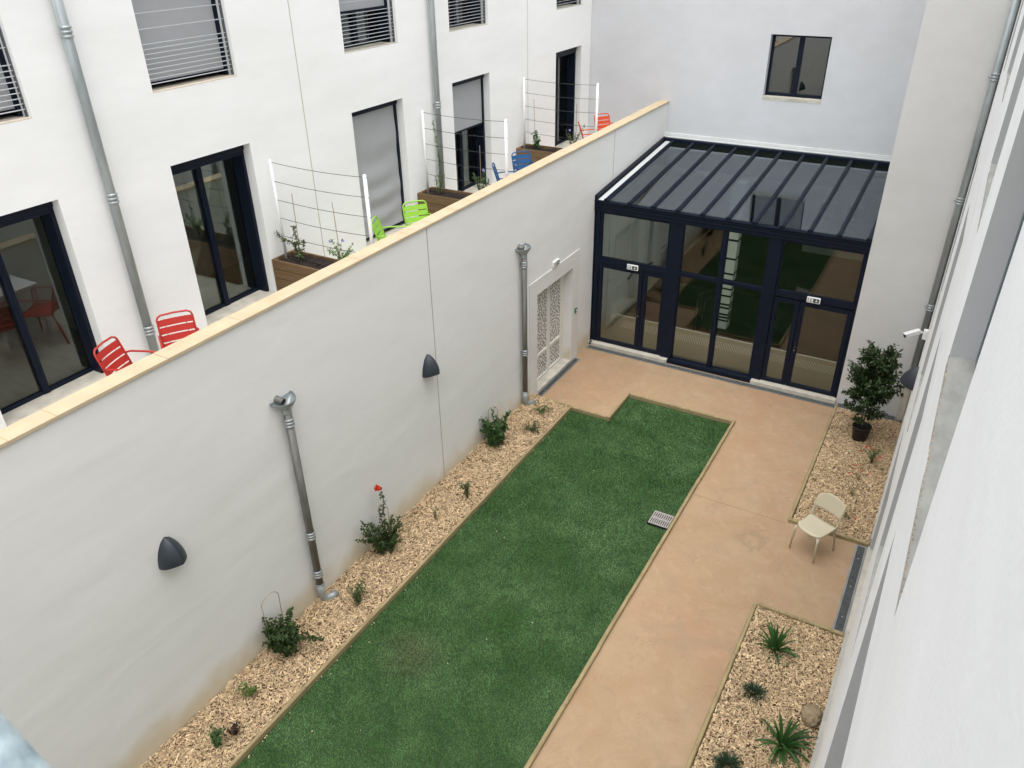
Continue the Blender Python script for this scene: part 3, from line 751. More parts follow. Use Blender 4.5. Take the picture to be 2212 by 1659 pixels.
MB().add(sloped(.005, .055, -.06, YR, .0, .10), BF).build('side_flashing', 'navy', gx, bevel=.006)
MB().add(sloped(.056, .235, -.05, YR, -.02, .002), BF).build('side_infill', 'navy', gx)
MB().add(sloped(.085, .195, -.05, YR, .003, .014), BF).build('side_gutter', 'flash', gx)
edges = RX + [5.46]
for a, b in zip(edges, edges[1:]):
    if b - a > .1:
        MB().add(sloped(a + .036, b - .036, -.04, 3.50, .012, .020), BF).build('roof_pane', 'glassR', gx)
        MB().add(sloped(a + .036, b - .036, 3.502, YR, .004, .016), BF).build('ridge_panel', 'ridge', gx)
    elif b - a > .03: pass
MB().box(.03, 5.468, 3.86, 4.00, 3.70, 3.862).build('back_beam', 'navy', gx, bevel=.015)
mb = MB(); mb.box(.03, 5.468, 3.46, 3.80, 3.30, 3.66); mb.box(.03, 5.468, 3.40, 3.46, 3.34, 3.42); mb.box(.03, 5.468, 3.62, 3.66, 3.665, 3.69)
mb.build('inner_beam', 'navy', gx, bevel=.01)
mb = MB(); mb.box(.0, 5.469, 4.00, 4.045, 3.84, 3.955); mb.box(.0, 5.469, 3.93, 4.00, 3.863, 3.885); mb.box(.0, 5.469, 3.985, 4.0, 3.885, 3.93)
mb.build('wall_flashing', 'flash', gx, bevel=.003)
# ------------------------------------------------------------------ interior behind the glass
struct(MB().box(.0, 5.47, .12, 1.63, -.3, .03).build('interior_floor', 'floor'))
struct(MB().box(.0, 5.47, 1.63, 9.4, -.4, -.12).build('lower_floor', 'stairfloor'))
iw = thing('interior_walls', 'dim pale walls and ceiling inside the glass extension', 'wall', (2.7, 6, 0))
mb = MB(); mb.quad((.0, 4.05, -.1), (.0, 9.4, -.1), (.0, 9.4, 3.1), (.0, 4.05, 3.1)); mb.quad((5.47, 4.3, -.1), (5.47, 9.4, -.1), (5.47, 9.4, 3.1), (5.47, 4.3, 3.1)); mb.quad((0, 9.4, -.1), (5.47, 9.4, -.1), (5.47, 9.4, 3.1), (0, 9.4, 3.1))
mb.build('wall', 'intwall', iw)
MB().box(0, 5.47, 4.05, 9.4, 3.0, 3.1).build('ceiling', 'intwall', iw)
MB().box(.0, 5.47, 1.60, 1.635, .031, .036).build('step_nosing', 'nosing', iw)
mb = MB()
for i in range(84):
    for j in range(6): mb.lathe((.3 + i * .06 + .03 * (j % 2), 1.05 + j * .06, .031), [(.0125, 0), (.009, .004), (0.0005, .005)], 8)
stf = mb.build('tactile_studs', 'nosing', iw); stf['kind'] = 'stuff'
cl = thing('banded_column', 'square pale green column with dark bands, standing behind the glass', 'column', (2.37, 2.5, -.12))
MB().box(2.22, 2.51, 2.36, 2.64, -.12, 3.45).build('shaft', 'column', cl, bevel=.004)
for z in (.08, .16, .24, .41, .50, .72, .90, 1.06, 1.28, 1.65, 2.1):
    MB().box(2.217, 2.513, 2.357, 2.643, z, z + .048).build('band', 'black', cl)
hr = thing('handrail', 'dark steel handrail beside the inner steps, in front of the banded column', 'handrail', (1.95, 1.75, -.12))
mb = MB()
for x in (1.93, 2.10): mb.tube([(x, 1.70, .03), (x, 1.70, .82)], .022, 8)
mb.tube([(1.93, 1.70, .80), (1.93, 1.66, .93), (1.95, 1.9, .92), (1.99, 2.9, .62)], .022, 8); mb.tube([(2.10, 1.70, .80), (2.12, 2.4, .66)], .02, 8)
mb.build('rail', 'black', hr, smooth=True)
hr2 = thing('handrail', 'dark handrail sloping along the inner left wall, behind the left glass door', 'handrail', (.1, 2.2, .7))
MB().tube([(.02, 2.1, .80), (.09, 2.1, .92), (.10, 2.3, .98), (.10, 3.6, .72), (.03, 3.7, .68)], .024, 8).build('rail', 'black', hr2, smooth=True)
MB().tube([(.0, 2.7, .82), (.09, 2.7, .88)], .012, 6).build('bracket', 'black', hr2); MB().tube([(.0, 3.3, .70), (.09, 3.3, .76)], .012, 6).build('bracket', 'black', hr2)
ps = MB().box(.004, .012, 4.38, 4.80, .60, 1.02).build('wall_notice', 'intwall', origin=(.008, 4.6, .8)); tag(ps, 'small framed notice on the inner left wall', 'notice')
mb = MB()
for b_ in ((4.38, 4.395, .60, 1.02), (4.785, 4.80, .60, 1.02), (4.395, 4.785, .60, .615), (4.395, 4.785, 1.005, 1.02)): mb.box(.0125, .014, *b_)
for k in range(5): mb.box(.0125, .014, 4.45 + k * .06, 4.48 + k * .06, .78, .84)
mb.build('printed_frame', 'black', ps)
# reception desk deep inside, faint through the roof glass
dk = thing('reception_desk', 'pale desk deep inside the extension, faint through the roof glass', 'desk', (3.9, 8.8, -.12))
MB().box(2.9, 4.9, 8.45, 9.15, .84, .88).build('desktop', 'white_metal', dk); MB().box(2.95, 4.85, 8.50, 8.54, -.12, .84).build('front_panel', 'white_metal', dk)
for mx, lab in ((3.45, 'dark monitor on the left half of the inner desk'), (4.2, 'dark monitor on the right half of the inner desk')):
    mo = thing('monitor', lab, 'monitor', (mx, 8.8, .88), 'monitors on the inner desk')
    MB().box(mx - .26, mx + .26, 8.78, 8.81, 1.0, 1.32).build('screen', 'black', mo, bevel=.005)
    MB().box(mx - .10, mx + .10, 8.72, 8.88, .881, .895).box(mx - .02, mx + .02, 8.79, 8.81, .895, 1.0).build('stand', 'black', mo)
# ------------------------------------------------------------------ drains
def channel(x0, x1, y0, y1, z, label, bars, along):
    t = thing('channel_drain', label, 'drain', ((x0 + x1) / 2, (y0 + y1) / 2, z), 'channel drains in the paving')
    MB().box(x0 + .01, x1 - .01, y0 + .01, y1 - .01, z + .0005, z + .002).build('channel', 'pit', t)
    f = MB(); e = .018 if bars != 'mesh' else .028
    f.box(x0, x1, y0, y0 + e, z, z + .012); f.box(x0, x1, y1 - e, y1, z, z + .012); f.box(x0, x0 + e, y0 + e, y1 - e, z, z + .012); f.box(x1 - e, x1, y0 + e, y1 - e, z, z + .012)
    f.build('frame', 'drain', t)
    g = MB()
    if bars == 'slot':
        if along == 'x':
            k = int((x1 - x0 - 2 * e) / .03)
            for i in range(k): g.box(x0 + e + i * .03, x0 + e + i * .03 + .013, y0 + e, y1 - e, z + .003, z + .010)
            g.box(x0 + e, x1 - e, (y0 + y1) / 2 - .012, (y0 + y1) / 2 + .012, z + .004, z + .011)
        else:
            k = int((y1 - y0 - 2 * e) / .03)
            for i in range(k): g.box(x0 + e, x1 - e, y0 + e + i * .03, y0 + e + i * .03 + .013, z + .003, z + .010)
    else:
        k = int((y1 - y0 - 2 * e) / .022)
        for i in range(k): g.box(x0 + e, x1 - e, y0 + e + i * .022, y0 + e + i * .022 + .005, z + .003, z + .011)
        n_ = 8; wx = (x1 - x0 - 2 * e) / n_
        for i in range(1, n_): g.box(x0 + e + i * wx - .0025, x0 + e + i * wx + .0025, y0 + e, y1 - e, z + .004, z + .010)
    g.build('grating', 'grating', t)
    s = MB()
    L = (x1 - x0) if along == 'x' else (y1 - y0); k = max(2, int(L / .5))
    for i in range(k):
        u = (i + .5) / k
        c = (x0 + (x1 - x0) * u, (y0 + y1) / 2) if along == 'x' else ((x0 + x1) / 2, y0 + (y1 - y0) * u)
        s.lathe((c[0], c[1], z + .011), [(.012, 0), (.012, .003), (.0005, .004)], 8)
    s.build('screw', 'collar', t)
channel(.03, 5.50, -.29, -.15, .001, 'long slotted drain at the foot of the glass extension', 'slot', 'x')
channel(5.51, 6.60, -.24, -.06, .001, 'short drain piece at the foot of the side wall behind the tree', 'slot', 'x')
channel(.02, .15, -2.73, -.86, .001, 'slotted drain in front of the perforated door', 'slot', 'y')
channel(6.555, 6.715, -6.245, -4.25, .001, 'wide mesh drain beside the right facade near the beige chair', 'mesh', 'y')
lg = thing('drain_grate', 'square cast grate let into the lawn edge', 'grate', (3.68, -5.17, -.02))
MB().box(3.50, 3.86, -5.335, -4.99, -.034, .002).build('pit', 'pit', lg)
g = MB(); z0, z1 = .004, .02
g.box(3.515, 3.845, -5.325, -5.305, z0, z1); g.box(3.515, 3.845, -5.02, -5.0, z0, z1); g.box(3.515, 3.845, -5.175, -5.15, z0, z1); 
for i in range(10): x = 3.515 + i * .0345; g.box(x, x + .017, -5.305, -5.02, z0 - .001, z1 - .002)
g.build('grate', 'iron', lg)

# ------------------------------------------------------------------ downpipes
def pipe_collars(t, x, yy, zs, r, mt='collar'):
    for z in zs:
        c = MB()
        for k in (-.045, 0, .045): c.lathe((x, yy, z + k), [(r + .001, -.018), (r + .012, -.010), (r + .014, 0), (r + .012, .010), (r + .001, .018)], 24)
        c.box(x - r - .04, x - r + .01, yy - .012, yy + .012, z - .012, z + .012)
        c.build('collar', mt, t, smooth=True)
def garden_pipe(yy, ztop, label, zc):
    x = .085; r = .052
    t = thing('downpipe', label, 'downpipe', (x, yy, 0), 'hopper-headed zinc downpipes on the garden wall')
    MB().tube([(x, yy, .30), (x, yy, ztop - .14)], r, 24).build('pipe', 'zincd', t, smooth=True)
    MB().tube([(x, yy, .42), (x, yy, .25), (x + .01, yy + .01, .16), (x + .035, yy + .05, .11), (x + .065, yy + .12, .10), (x + .085, yy + .20, .10)], r + .006, 20).build('elbow', 'zinc', t, smooth=True)
    MB().lathe((x, yy, .42), [(r + .001, -.012), (r + .013, 0), (r + .001, .012)], 24).build('ring', 'collar', t, smooth=True)
    pipe_collars(t, x, yy, zc, r)
    # hopper head: D-shaped open bowl on the wall narrowing to the pipe, built as a thin shell
    R0 = .18; n_ = 32
    def ring(t, inset):
        k = (3 * t * t - 2 * t ** 3) ** .8; out = []
        for q_ in range(n_):
            an = 2 * math.pi * q_ / n_; cx_, sx_ = math.cos(an), math.sin(an)
            nx_, ny_ = x + (r + .003) * cx_, (r + .003) * sx_
            rx_ = (R0 + .03) * cx_ if cx_ > 0 else .004; rx_ = max(rx_, .004); ry_ = (R0 - inset * .5) * sx_
            px = nx_ + (rx_ - nx_) * k - (inset if cx_ > .05 else -inset * .3); py = ny_ + (ry_ - ny_) * k
            out.append((max(.003, px), yy + py, ztop - .135 + .135 * t - (.004 if inset else 0) + (.012 * abs(sx_) ** 6 if t > .95 else 0)))
        return out
    ts = [0, .08, .2, .35, .5, .62, .64, .8, .92, 1.0]
    h = MB(); rings = [ring(t_, 0) for t_ in ts] + [ring(t_, .006) for t_ in reversed(ts)]
    vs = [p for rg in rings for p in rg]; fs = []
    for i_ in range(len(rings) - 1):
        for q_ in range(n_): a = i_ * n_ + q_; b = i_ * n_ + (q_ + 1) % n_; fs.append((a, b, b + n_, a + n_))
    h.add(vs, fs)
    h.lathe((x, yy, ztop - .135), [(r + .003, -.06), (r + .004, .005)], 24)
    h.build('hopper_head', 'zinc', t, smooth=False)
    s = MB(); a = Vector((-.02, yy - .055, ztop + .015)); b = Vector((.100, yy - .045, ztop - .012))
    s.tube([a, b], .048, 20, caps=False); s.tube([b, a], .042, 20, caps=False); s.build('outlet', 'zincd', t, smooth=True)
    MB().tube([(.0, yy - .055, ztop + .012), (.03, yy - .052, ztop + .004)], .041, 16).build('outlet_dark', 'pit', t)
garden_pipe(-9.275, 3.49, 'zinc downpipe with open hopper head, nearer one on the garden wall', (3.16, 1.32, .62))
garden_pipe(-3.265, 3.44, 'zinc downpipe with hopper head beside the perforated door', (3.11, 1.30))
def facade_pipe(yy, label, z0, zs):
    x = XF + .085; r = .052
    t = thing('downpipe', label, 'downpipe', (x, yy, z0), 'plain zinc downpipes on the left facade')
    MB().tube([(x, yy, z0), (x, yy, 10.2)], r, 24).build('pipe', 'zinc', t, smooth=True)
    MB().tube([(x - .01, yy - .042, z0), (x - .01, yy - .042, 10.2)], .018, 8).build('seam', 'zinc', t, smooth=True)
    pipe_collars(t, x, yy, zs, r)
facade_pipe(-9.44, 'zinc downpipe on the left facade between the first two patio doors', 3.6, (7.55, 5.75, 4.02))
facade_pipe(-2.72, 'zinc downpipe on the left facade behind the middle trellis', 3.6, (5.62, 8.2))
t = thing('downpipe', 'zinc downpipe in the corner of the side wall and right facade', 'downpipe', (6.665, -.12, 0))
MB().tube([(6.665, -.12, 1.0), (6.665, -.12, 10.2)], .052, 24).build('pipe', 'zinc', t, smooth=True)
MB().box(6.605, 6.728, -.19, -.055, .0, 1.02).build('shoe', 'concrete', t, bevel=.02)
MB().tube([(6.71, -.12, 1.0), (6.71, -.12, 10.2)], .022, 8).build('seam', 'zincd', t, smooth=True)
pipe_collars(t, 6.665, -.12, (6.30, 4.35, 2.40), .052)

# ------------------------------------------------------------------ wall lamps
def lamp_mesh():
    """pointed quarter-shell wall light: wall side flat at x=0, apex at top, wide rounded bottom"""
    mb = MB(); n_, m_ = 14, 10; W_, H_, D_ = .162, .305, .215; vs = []; fs = []
    for j in range(m_ + 1):
        t_ = j / m_                      # 0 bottom .. 1 top
        s_ = math.cos(t_ * math.pi / 2) ** .62
        for i in range(n_ + 1):
            u = i / n_; a = math.pi * u
            cx_ = math.cos(a); sx = math.sin(a)
            # superellipse plan, a soft ridge in the middle
            px = D_ * s_ * (.62 * sx ** .8 + .38 * (1 - abs(cx_)))
            py = -W_ * s_ * (abs(cx_) ** .9) * (1 if cx_ > 0 else -1)
            z = -H_ * .5 + H_ * t_ + .035 * (1 - t_) * (abs(cx_) ** 2) * -1
            vs.append((px, py, z))
    for j in range(m_):
        for i in range(n_): a = j * (n_ + 1) + i; fs.append((a, a + 1, a + n_ + 2, a + n_ + 1))
    mb.add(vs, fs); k = n_ + 1
    mb.add([vs[i] for i in range(k)], [tuple(range(k))[::-1]])
    mb.add([vs[j * k] for j in range(m_ + 1)] + [vs[j * k + n_] for j in range(m_, -1, -1)], [tuple(range(2 * m_ + 2))])
    return mb
lp = thing('wall_lamp', 'charcoal wedge wall lamp low on the left of the garden wall', 'wall lamp', (0, 0, 0), 'charcoal wall lamps')
lamp_mesh().build('housing', 'lamp', lp, smooth=False, bevel=.004)
MB().box(.0, .012, -.08, .08, -.13, .02).build('back_plate', 'black', lp)
for yy in (-.085, .085): MB().tube([(.06, yy * .9, -.132), (.06, yy * .9, -.142)], .006, 8).build('screw', 'collar', lp)
for i, (x, yy, z, rz_, lab) in enumerate(((.0, -11.21, 2.60, 0, 'charcoal wedge wall lamp on the garden wall, nearest the viewer'), (.0, -6.25, 2.51, 0, 'charcoal wedge wall lamp on the garden wall joint, between the two hopper downpipes'), (6.735, -2.9, 2.42, math.pi, 'charcoal wedge wall lamp on the right facade behind the potted tree'))):
    o = lp if i == 0 else copy_tree(lp); o.location = (x, yy, z); o.rotation_euler = (0, 0, rz_); o['label'] = lab

# ------------------------------------------------------------------ exit signs, call point, camera
def exit_sign(origin, u, nrm, label):
    """white box with running figure and down arrow; u = direction along the sign, nrm = outward"""
    t = thing('exit_sign', label, 'exit sign', origin, 'emergency exit signs')
    o = Vector(origin); u = Vector(u); nn = Vector(nrm); z = Vector((0, 0, 1))
    MB().obox(o + nn * .022, u * .125, nn * .022, z * .056).build('housing', 'plastic', t, bevel=.006)
    MB().obox(o + nn * .0452, u * .104, nn * .0008, z * .040).build('panel', 'signblack', t)
    p = MB()
    def R_(a, b, c, d, ang=0, k=.0468):
        ctr = o + u * a + z * b + nn * k; ca, sa = math.cos(ang), math.sin(ang)
        p.obox(ctr, (u * ca + z * sa) * c, nn * .0006, (z * ca - u * sa) * d)
    R_(-.048, 0, .0445, .034)                                # white door field
    R_(.056, .010, .007, .018); R_(.046, -.012, .018, .006, -.75); R_(.066, -.012, .018, .006, .75)   # down arrow
    p.build('pictogram', 'paper', t)
    q_ = MB(); 
    def D_(a, b, c, d, ang=0):
        ctr = o + u * a + z * b + nn * .0484; ca, sa = math.cos(ang), math.sin(ang)
        q_.obox(ctr, (u * ca + z * sa) * c, nn * .0006, (z * ca - u * sa) * d)
    D_(-.043, .021, .005, .005); D_(-.048, .006, .006, .011, -.3); D_(-.060, .008, .009, .003, .5); D_(-.035, .006, .009, .003, -.5)
    D_(-.058, -.014, .011, .004, .9); D_(-.042, -.013, .010, .004, -.9); D_(-.034, -.022, .008, .003, .2)
    q_.build('running_figure', 'signblack', t)
    MB().obox(o + nn * .03 + z * .060, u * .012, nn * .008, z * .005).build('led', 'plastic', t)
exit_sign((.94, -.02, 2.055), (1, 0, 0), (0, -1, 0), 'emergency exit sign above the left glass doors')
exit_sign((4.68, -.02, 2.085), (1, 0, 0), (0, -1, 0), 'emergency exit sign above the right glass doors')
exit_sign((.0, -1.86, 2.63), (0, 1, 0), (1, 0, 0), 'emergency exit sign on the garden wall above the perforated door')
cp = thing('call_point', 'small green break-glass call point on the wall beside the perforated door', 'call point', (0, -.89, 1.20))
MB().box(.0, .045, -.935, -.845, 1.155, 1.245).build('box', 'green', cp, bevel=.006)
MB().box(.046, .048, -.912, -.868, 1.178, 1.222).build('button_plate', 'paper', cp)
sc_ = thing('security_camera', 'white bullet security camera on the right facade above the potted tree', 'camera', (6.735, -.7, 2.10))
q0 = Vector((6.735, -.62, 2.09))
MB().obox(q0 + Vector((-.035, 0, 0)), (.035, 0, 0), (0, .055, 0), (0, 0, .085)).build('base', 'plastic', sc_, bevel=.008)
MB().tube([q0 + Vector((-.06, 0, .02)), q0 + Vector((-.13, -.01, .04))], .018, 12).build('arm', 'plastic', sc_, smooth=True)
c0 = q0 + Vector((-.12, -.01, .045)); c1 = q0 + Vector((-.335, -.14, -.035))
dd = (c1 - c0).normalized(); sd_ = dd.cross(Vector((0, 0, 1))).normalized(); ud = sd_.cross(dd)
MB().obox((c0 + c1) / 2, dd * .13, sd_ * .037, ud * .035).build('housing', 'plastic', sc_, bevel=.012)
MB().obox((c0 + c1) / 2 + ud * .04 + dd * .012, dd * .135, sd_ * .045, ud * .005).build('sunshield', 'plastic', sc_, bevel=.003)
MB().obox(c1 + dd * .014, dd * .003, sd_ * .030, ud * .030).build('lens', 'black', sc_)

# ------------------------------------------------------------------ planters, trellises and plants
def leaf(mb, p, d, up, L, W, fold=.25, curl=.15):
    d = d.normalized(); s_ = d.cross(up)
    if s_.length < 1e-3: s_ = d.cross(Vector((1, 0, 0)))
    s_.normalize(); n_ = s_.cross(d)
    a = p; m1 = p + d * L * .38 + n_ * (-fold * W * .3); m2 = p + d * L * .72 - n_ * curl * L * .25; tip = p + d * L - n_ * curl * L
    l1 = m1 + s_ * W * .5 + n_ * fold * W * .5; l2 = m2 + s_ * W * .38 + n_ * fold * W * .35; r1 = m1 - s_ * W * .5 + n_ * fold * W * .5; r2 = m2 - s_ * W * .38 + n_ * fold * W * .35
    mb.add([a, l1, l2, tip, r2, r1, m1, m2], [(0, 6, 1), (0, 5, 6), (1, 6, 7, 2), (6, 5, 4, 7), (2, 7, 3), (7, 4, 3)])
def rv(r): 
    while True:
        v = Vector((r.uniform(-1, 1), r.uniform(-1, 1), r.uniform(-1, 1)))
        if .05 < v.length < 1: return v.normalized()
def shrub(name, label, cat, base, stems, mleaf, LS, seed, group=None, leaf_n=9, width=.5, flowers=None, twig=.35, stemr=.004):
    """stems: list of (list of points relative to base); leaves cluster along each stem and on side twigs"""
    r = random.Random(seed); t = thing(name, label, cat, base, group); B = Vector(base)
    st = MB(); lf = MB()
    for pts in stems:
        P = [B + Vector(p) for p in pts]
        st.tube(P, stemr, 5, rr=[stemr * (1 - .6 * i / (len(P) - 1)) for i in range(len(P))])
        for i in range(len(P) - 1):
            a, b = P[i], P[i + 1]; seg = (b - a); k = max(1, int(seg.length / .024))
            for q_ in range(k):
                c = a + seg * (q_ + r.random()) / k
                if (c.z - B.z) < .02 + .04 * r.random(): continue
                if r.random() < twig:
                    td = (rv(r) + Vector((0, 0, .5))).normalized() * r.uniform(.03, .10); st.tube([c, c + td], .0018, 4)
                    for _ in range(leaf_n // 3 + 1):
                        dr = (td.normalized() * .6 + rv(r)).normalized(); leaf(lf, c + td * r.uniform(.3, 1), dr, Vector((0, 0, 1)) + rv(r) * .4, LS * r.uniform(.6, 1.2), LS * width * r.uniform(.8, 1.2))
                for _ in range(max(1, leaf_n // 2)):
                    dr = (seg.normalized() * .4 + rv(r)).normalized(); leaf(lf, c, dr, Vector((0, 0, 1)) + rv(r) * .4, LS * r.uniform(.6, 1.2), LS * width * r.uniform(.8, 1.2))
    st.build('stem', 'stem', t, smooth=True); lf.build('foliage', mleaf, t)
    if flowers:
        fm, pts = flowers; fb = MB()
        for (p, rad, k) in pts:
            c = B + Vector(p)
            for _ in range(k):
                o_ = c + rv(r) * rad * r.uniform(.2, 1)
                for a_ in range(6):
                    d_ = rv(r); leaf(fb, o_, d_, rv(r), .022, .018)
        fb.build('flower', fm, t)
    return t
def arch(r, az, L, h, n_=6, wob=.02, x0=(0, 0)):
    pts = []
    for i in range(n_ + 1):
        u = i / n_; pts.append((x0[0] + math.cos(az) * L * u ** 1.3 + r.gauss(0, wob) * u, x0[1] + math.sin(az) * L * u ** 1.3 + r.gauss(0, wob) * u, h * math.sin(u * math.pi * .5) ** .9))
    return pts
def bushy(seed, n_, L, h, spread=(0, 6.283), zj=.3):
    r = random.Random(seed); out = []
    for _ in range(n_):
        az = r.uniform(*spread); o_ = L * r.uniform(0, .55) if L > .19 and h > .4 else 0
        out.append(arch(r, az, (L - o_) * r.uniform(.3, 1.1), h * r.uniform(1 - zj - (.35 if L > .19 and h > .4 else 0), 1.1), x0=(o_ * math.cos(az), o_ * math.sin(az))))
    return out

def planter(y0, y1, label):
    x0, x1, z0, z1 = XF + .005, -.235, 3.585, 4.18
    t = thing('planter_box', label, 'planter', ((x0 + x1) / 2, (y0 + y1) / 2, z0), 'stained timber planter boxes')
    bh = (z1 - z0) / 4
    for k in range(4):
        a, b = z0 + k * bh, z0 + (k + 1) * bh - .008
        m_ = MB(); m_.box(x0, x1, y0, y0 + .03, a, b); m_.box(x0, x1, y1 - .03, y1, a, b); m_.box(x0, x0 + .03, y0 + .03, y1 - .03, a, b); m_.box(x1 - .03, x1, y0 + .03, y1 - .03, a, b)
        m_.build('board', 'planter', t, bevel=.003)
    for (a, b) in ((x0 + .031, y0 + .031), (x0 + .031, y1 - .075)): MB().box(a, a + .045, b, b + .045, z0, z1 - .01).build('corner_batten', 'planter', t)
    nx, ny = 40, 10; vs = []
    for j in range(ny + 1):
        for i in range(nx + 1):
            x = x0 + .03 + (x1 - x0 - .06) * i / nx; yy = y0 + .03 + (y1 - y0 - .06) * j / ny
            vs.append((x, yy, z1 - .055 + .03 * mnoise.noise((x * 9, yy * 9, 2)) + .015 * mnoise.noise((x * 25, yy * 25, 2))))
    MB().add(vs, [(j * (nx + 1) + i, j * (nx + 1) + i + 1, (j + 1) * (nx + 1) + i + 1, (j + 1) * (nx + 1) + i) for j in range(ny) for i in range(nx)]).build('soil', 'soil', t)
    MB().tube([(x0 + .15, y0 + .28, z1 - .02), (x0 + .5, y0 + .22, z1 - .015), (x0 + .9, y0 + .2, z1 - .02), (x0 + 1.4, y0 + .18, z1 - .03)], .009, 6).build('irrigation_hose', 'black', t, smooth=True)
    return t
def trellis(yy, label):
    xa, xb = -2.0, -.285; t = thing('trellis', label, 'trellis', ((xa + xb) / 2, yy, 4.14), 'white post and wire trellises')
    for x in (xa, xb):
        r_ = .022 if x == xa else .026
        p = MB().tube([(x, yy, 4.12), (x, yy, 5.60)], r_, 12); p.lathe((x, yy, 5.60), [(r_, 0), (r_ * .8, .015), (.001, .022)], 12)
        p.build('post', 'white_metal', t, smooth=True)
    for z in (5.58, 5.307, 5.033, 4.759, 4.484):
        pts = [(xa + (xb - xa) * i / 10, yy, z - .028 * (1 - (2 * i / 10 - 1) ** 2)) for i in range(11)]
        MB().tube(pts, .0042, 5).build('wire', 'wire', t)
        MB().tube([(xb - .03, yy, z), (xb + .034, yy, z)], .006, 6).build('tensioner', 'darksteel', t)
pls = [(-7.15, -6.68, 'first'), (-3.43, -2.95, 'second'), (.28, .75, 'third')]
plab = ['stained timber planter between the red and the green chairs', 'stained timber planter between the green and the blue chairs', 'stained timber planter between the blue and the orange chairs']
tlab = ['white trellis on the planter beside the green chairs, nearest the viewer', 'white trellis on the middle planter, in front of the half-lowered blind', 'white trellis farthest away, in front of the narrow dark patio door']
TY = [-6.925, -3.20, .515]
for (a, b, _), l1, l2, ty in zip(pls, plab, tlab, TY): planter(a, b, l1); trellis(ty, l2)
def cane(x, yy, z1, label, lean=0):
    o = MB().tube([(x, yy, 4.08), (x + lean * .5, yy + .005, (4.08 + z1) / 2), (x + lean, yy, z1)], .0052, 6).build('cane', 'cane', origin=(x, yy, 4.1)); tag(o, label, 'cane', 'bamboo canes in the planters')
cane(-1.70, -6.93, 5.17, 'bamboo cane behind the leggy shrub in the nearest planter', .03); cane(-.90, -6.93, 5.15, 'bamboo cane over the lilac flowered plant in the nearest planter', -.02)
cane(-.84, -3.17, 5.12, 'bamboo cane in the middle planter'); cane(-1.74, .53, 5.18, 'bamboo cane beside the small upright shrub in the farthest planter', -.03); cane(-.76, .53, 5.18, 'bamboo cane at the orange chair end of the farthest planter', .01)
r_ = random.Random(5)
st = [[(0, 0, 0), (.0, 0, .2), (-.02, .0, .4), (-.05, 0, .52)], [(0, 0, .12), (-.12, 0, .26), (-.3, -.02, .34), (-.45, -.02, .42), (-.52, -.02, .50)], [(0, 0, .1), (.06, .03, .2), (.08, .05, .34)], [(0, 0, .05), (-.08, .04, .16), (-.14, .05, .26)], [(0, 0, .04), (.06, -.05, .14)]]
shrub('shrub', 'leggy green shrub in the nearest planter, one branch reaching over the patio', 'shrub', (-1.70, -6.93, 4.13), st, 'leaf_olive', .055, 11, 'planter plants', 9, .42)
st = [[(0, 0, 0), (.05 * math.cos(a), .05 * math.sin(a), .2), (.22 * math.cos(a), .13 * math.sin(a), .34 + .08 * math.sin(a * 3))] for a in [k * .7 for k in range(9)]]
shrub('flowering_plant', 'bushy plant with lilac flowers in the nearest planter', 'plant', (-.92, -6.88, 4.13), st, 'leaf_light', .038, 12, 'planter plants', 8, .4, ('lilac_petals' if False else 'lilac', [((-.2, 0, .40), .025, 5), ((.05, 0, .46), .03, 7)]))
st = [[(0, 0, 0), (0, 0, .3), (.03, 0, .6), (-.0, 0, .9), (-.06, 0, 1.3)], [(0, 0, .02), (.04, 0, .2), (.12, 0, .42)], [(0, 0, .02), (-.06, 0, .14), (-.08, 0, .3)]]
shrub('climbing_plant', 'tall thin climber reaching up the trellis of the middle planter', 'plant', (-1.76, -3.15, 4.12), st, 'leaf_light', .042, 13, 'planter plants', 6, .45)
st = [[(0, 0, 0), (.05 * math.cos(a), .05 * math.sin(a), .22), (.16 * math.cos(a), .12 * math.sin(a), .42 + .1 * math.sin(a * 5))] for a in [k * .8 for k in range(8)]]
shrub('flowering_plant', 'bushy plant with a lilac bloom in the middle planter beside the blue chairs', 'plant', (-.84, -3.15, 4.13), st, 'leaf_mid', .038, 14, 'planter plants', 8, .42, ('lilac', [((.05, 0, .55), .02, 5)]))
st = [[(0, 0, 0), (.02, 0, .2), (.0, 0, .4)], [(0, 0, 0), (-.05, .02, .15), (-.06, .02, .3)], [(0, 0, 0), (.06, .02, .14), (.07, .02, .28)]]
shrub('shrub', 'small upright shrub in the farthest planter', 'shrub', (-1.72, .53, 4.13), st, 'leaf_mid', .06, 15, 'planter plants', 9, .5)
st = [[(0, 0, 0), (.04 * math.cos(a), .04 * math.sin(a), .2), (.15 * math.cos(a), .1 * math.sin(a), .44)] for a in [k * .9 for k in range(7)]] + [[(0, 0, .1), (.12, 0, .4), (.26, .02, .62)]]
shrub('flowering_plant', 'loose plant with lilac flowers in the farthest planter by the orange chairs', 'plant', (-.82, .52, 4.13), st, 'leaf_olive', .036, 16, 'planter plants', 7, .42, ('lilac', [((.24, .02, .60), .02, 5), ((-.08, 0, .5), .02, 3)]))

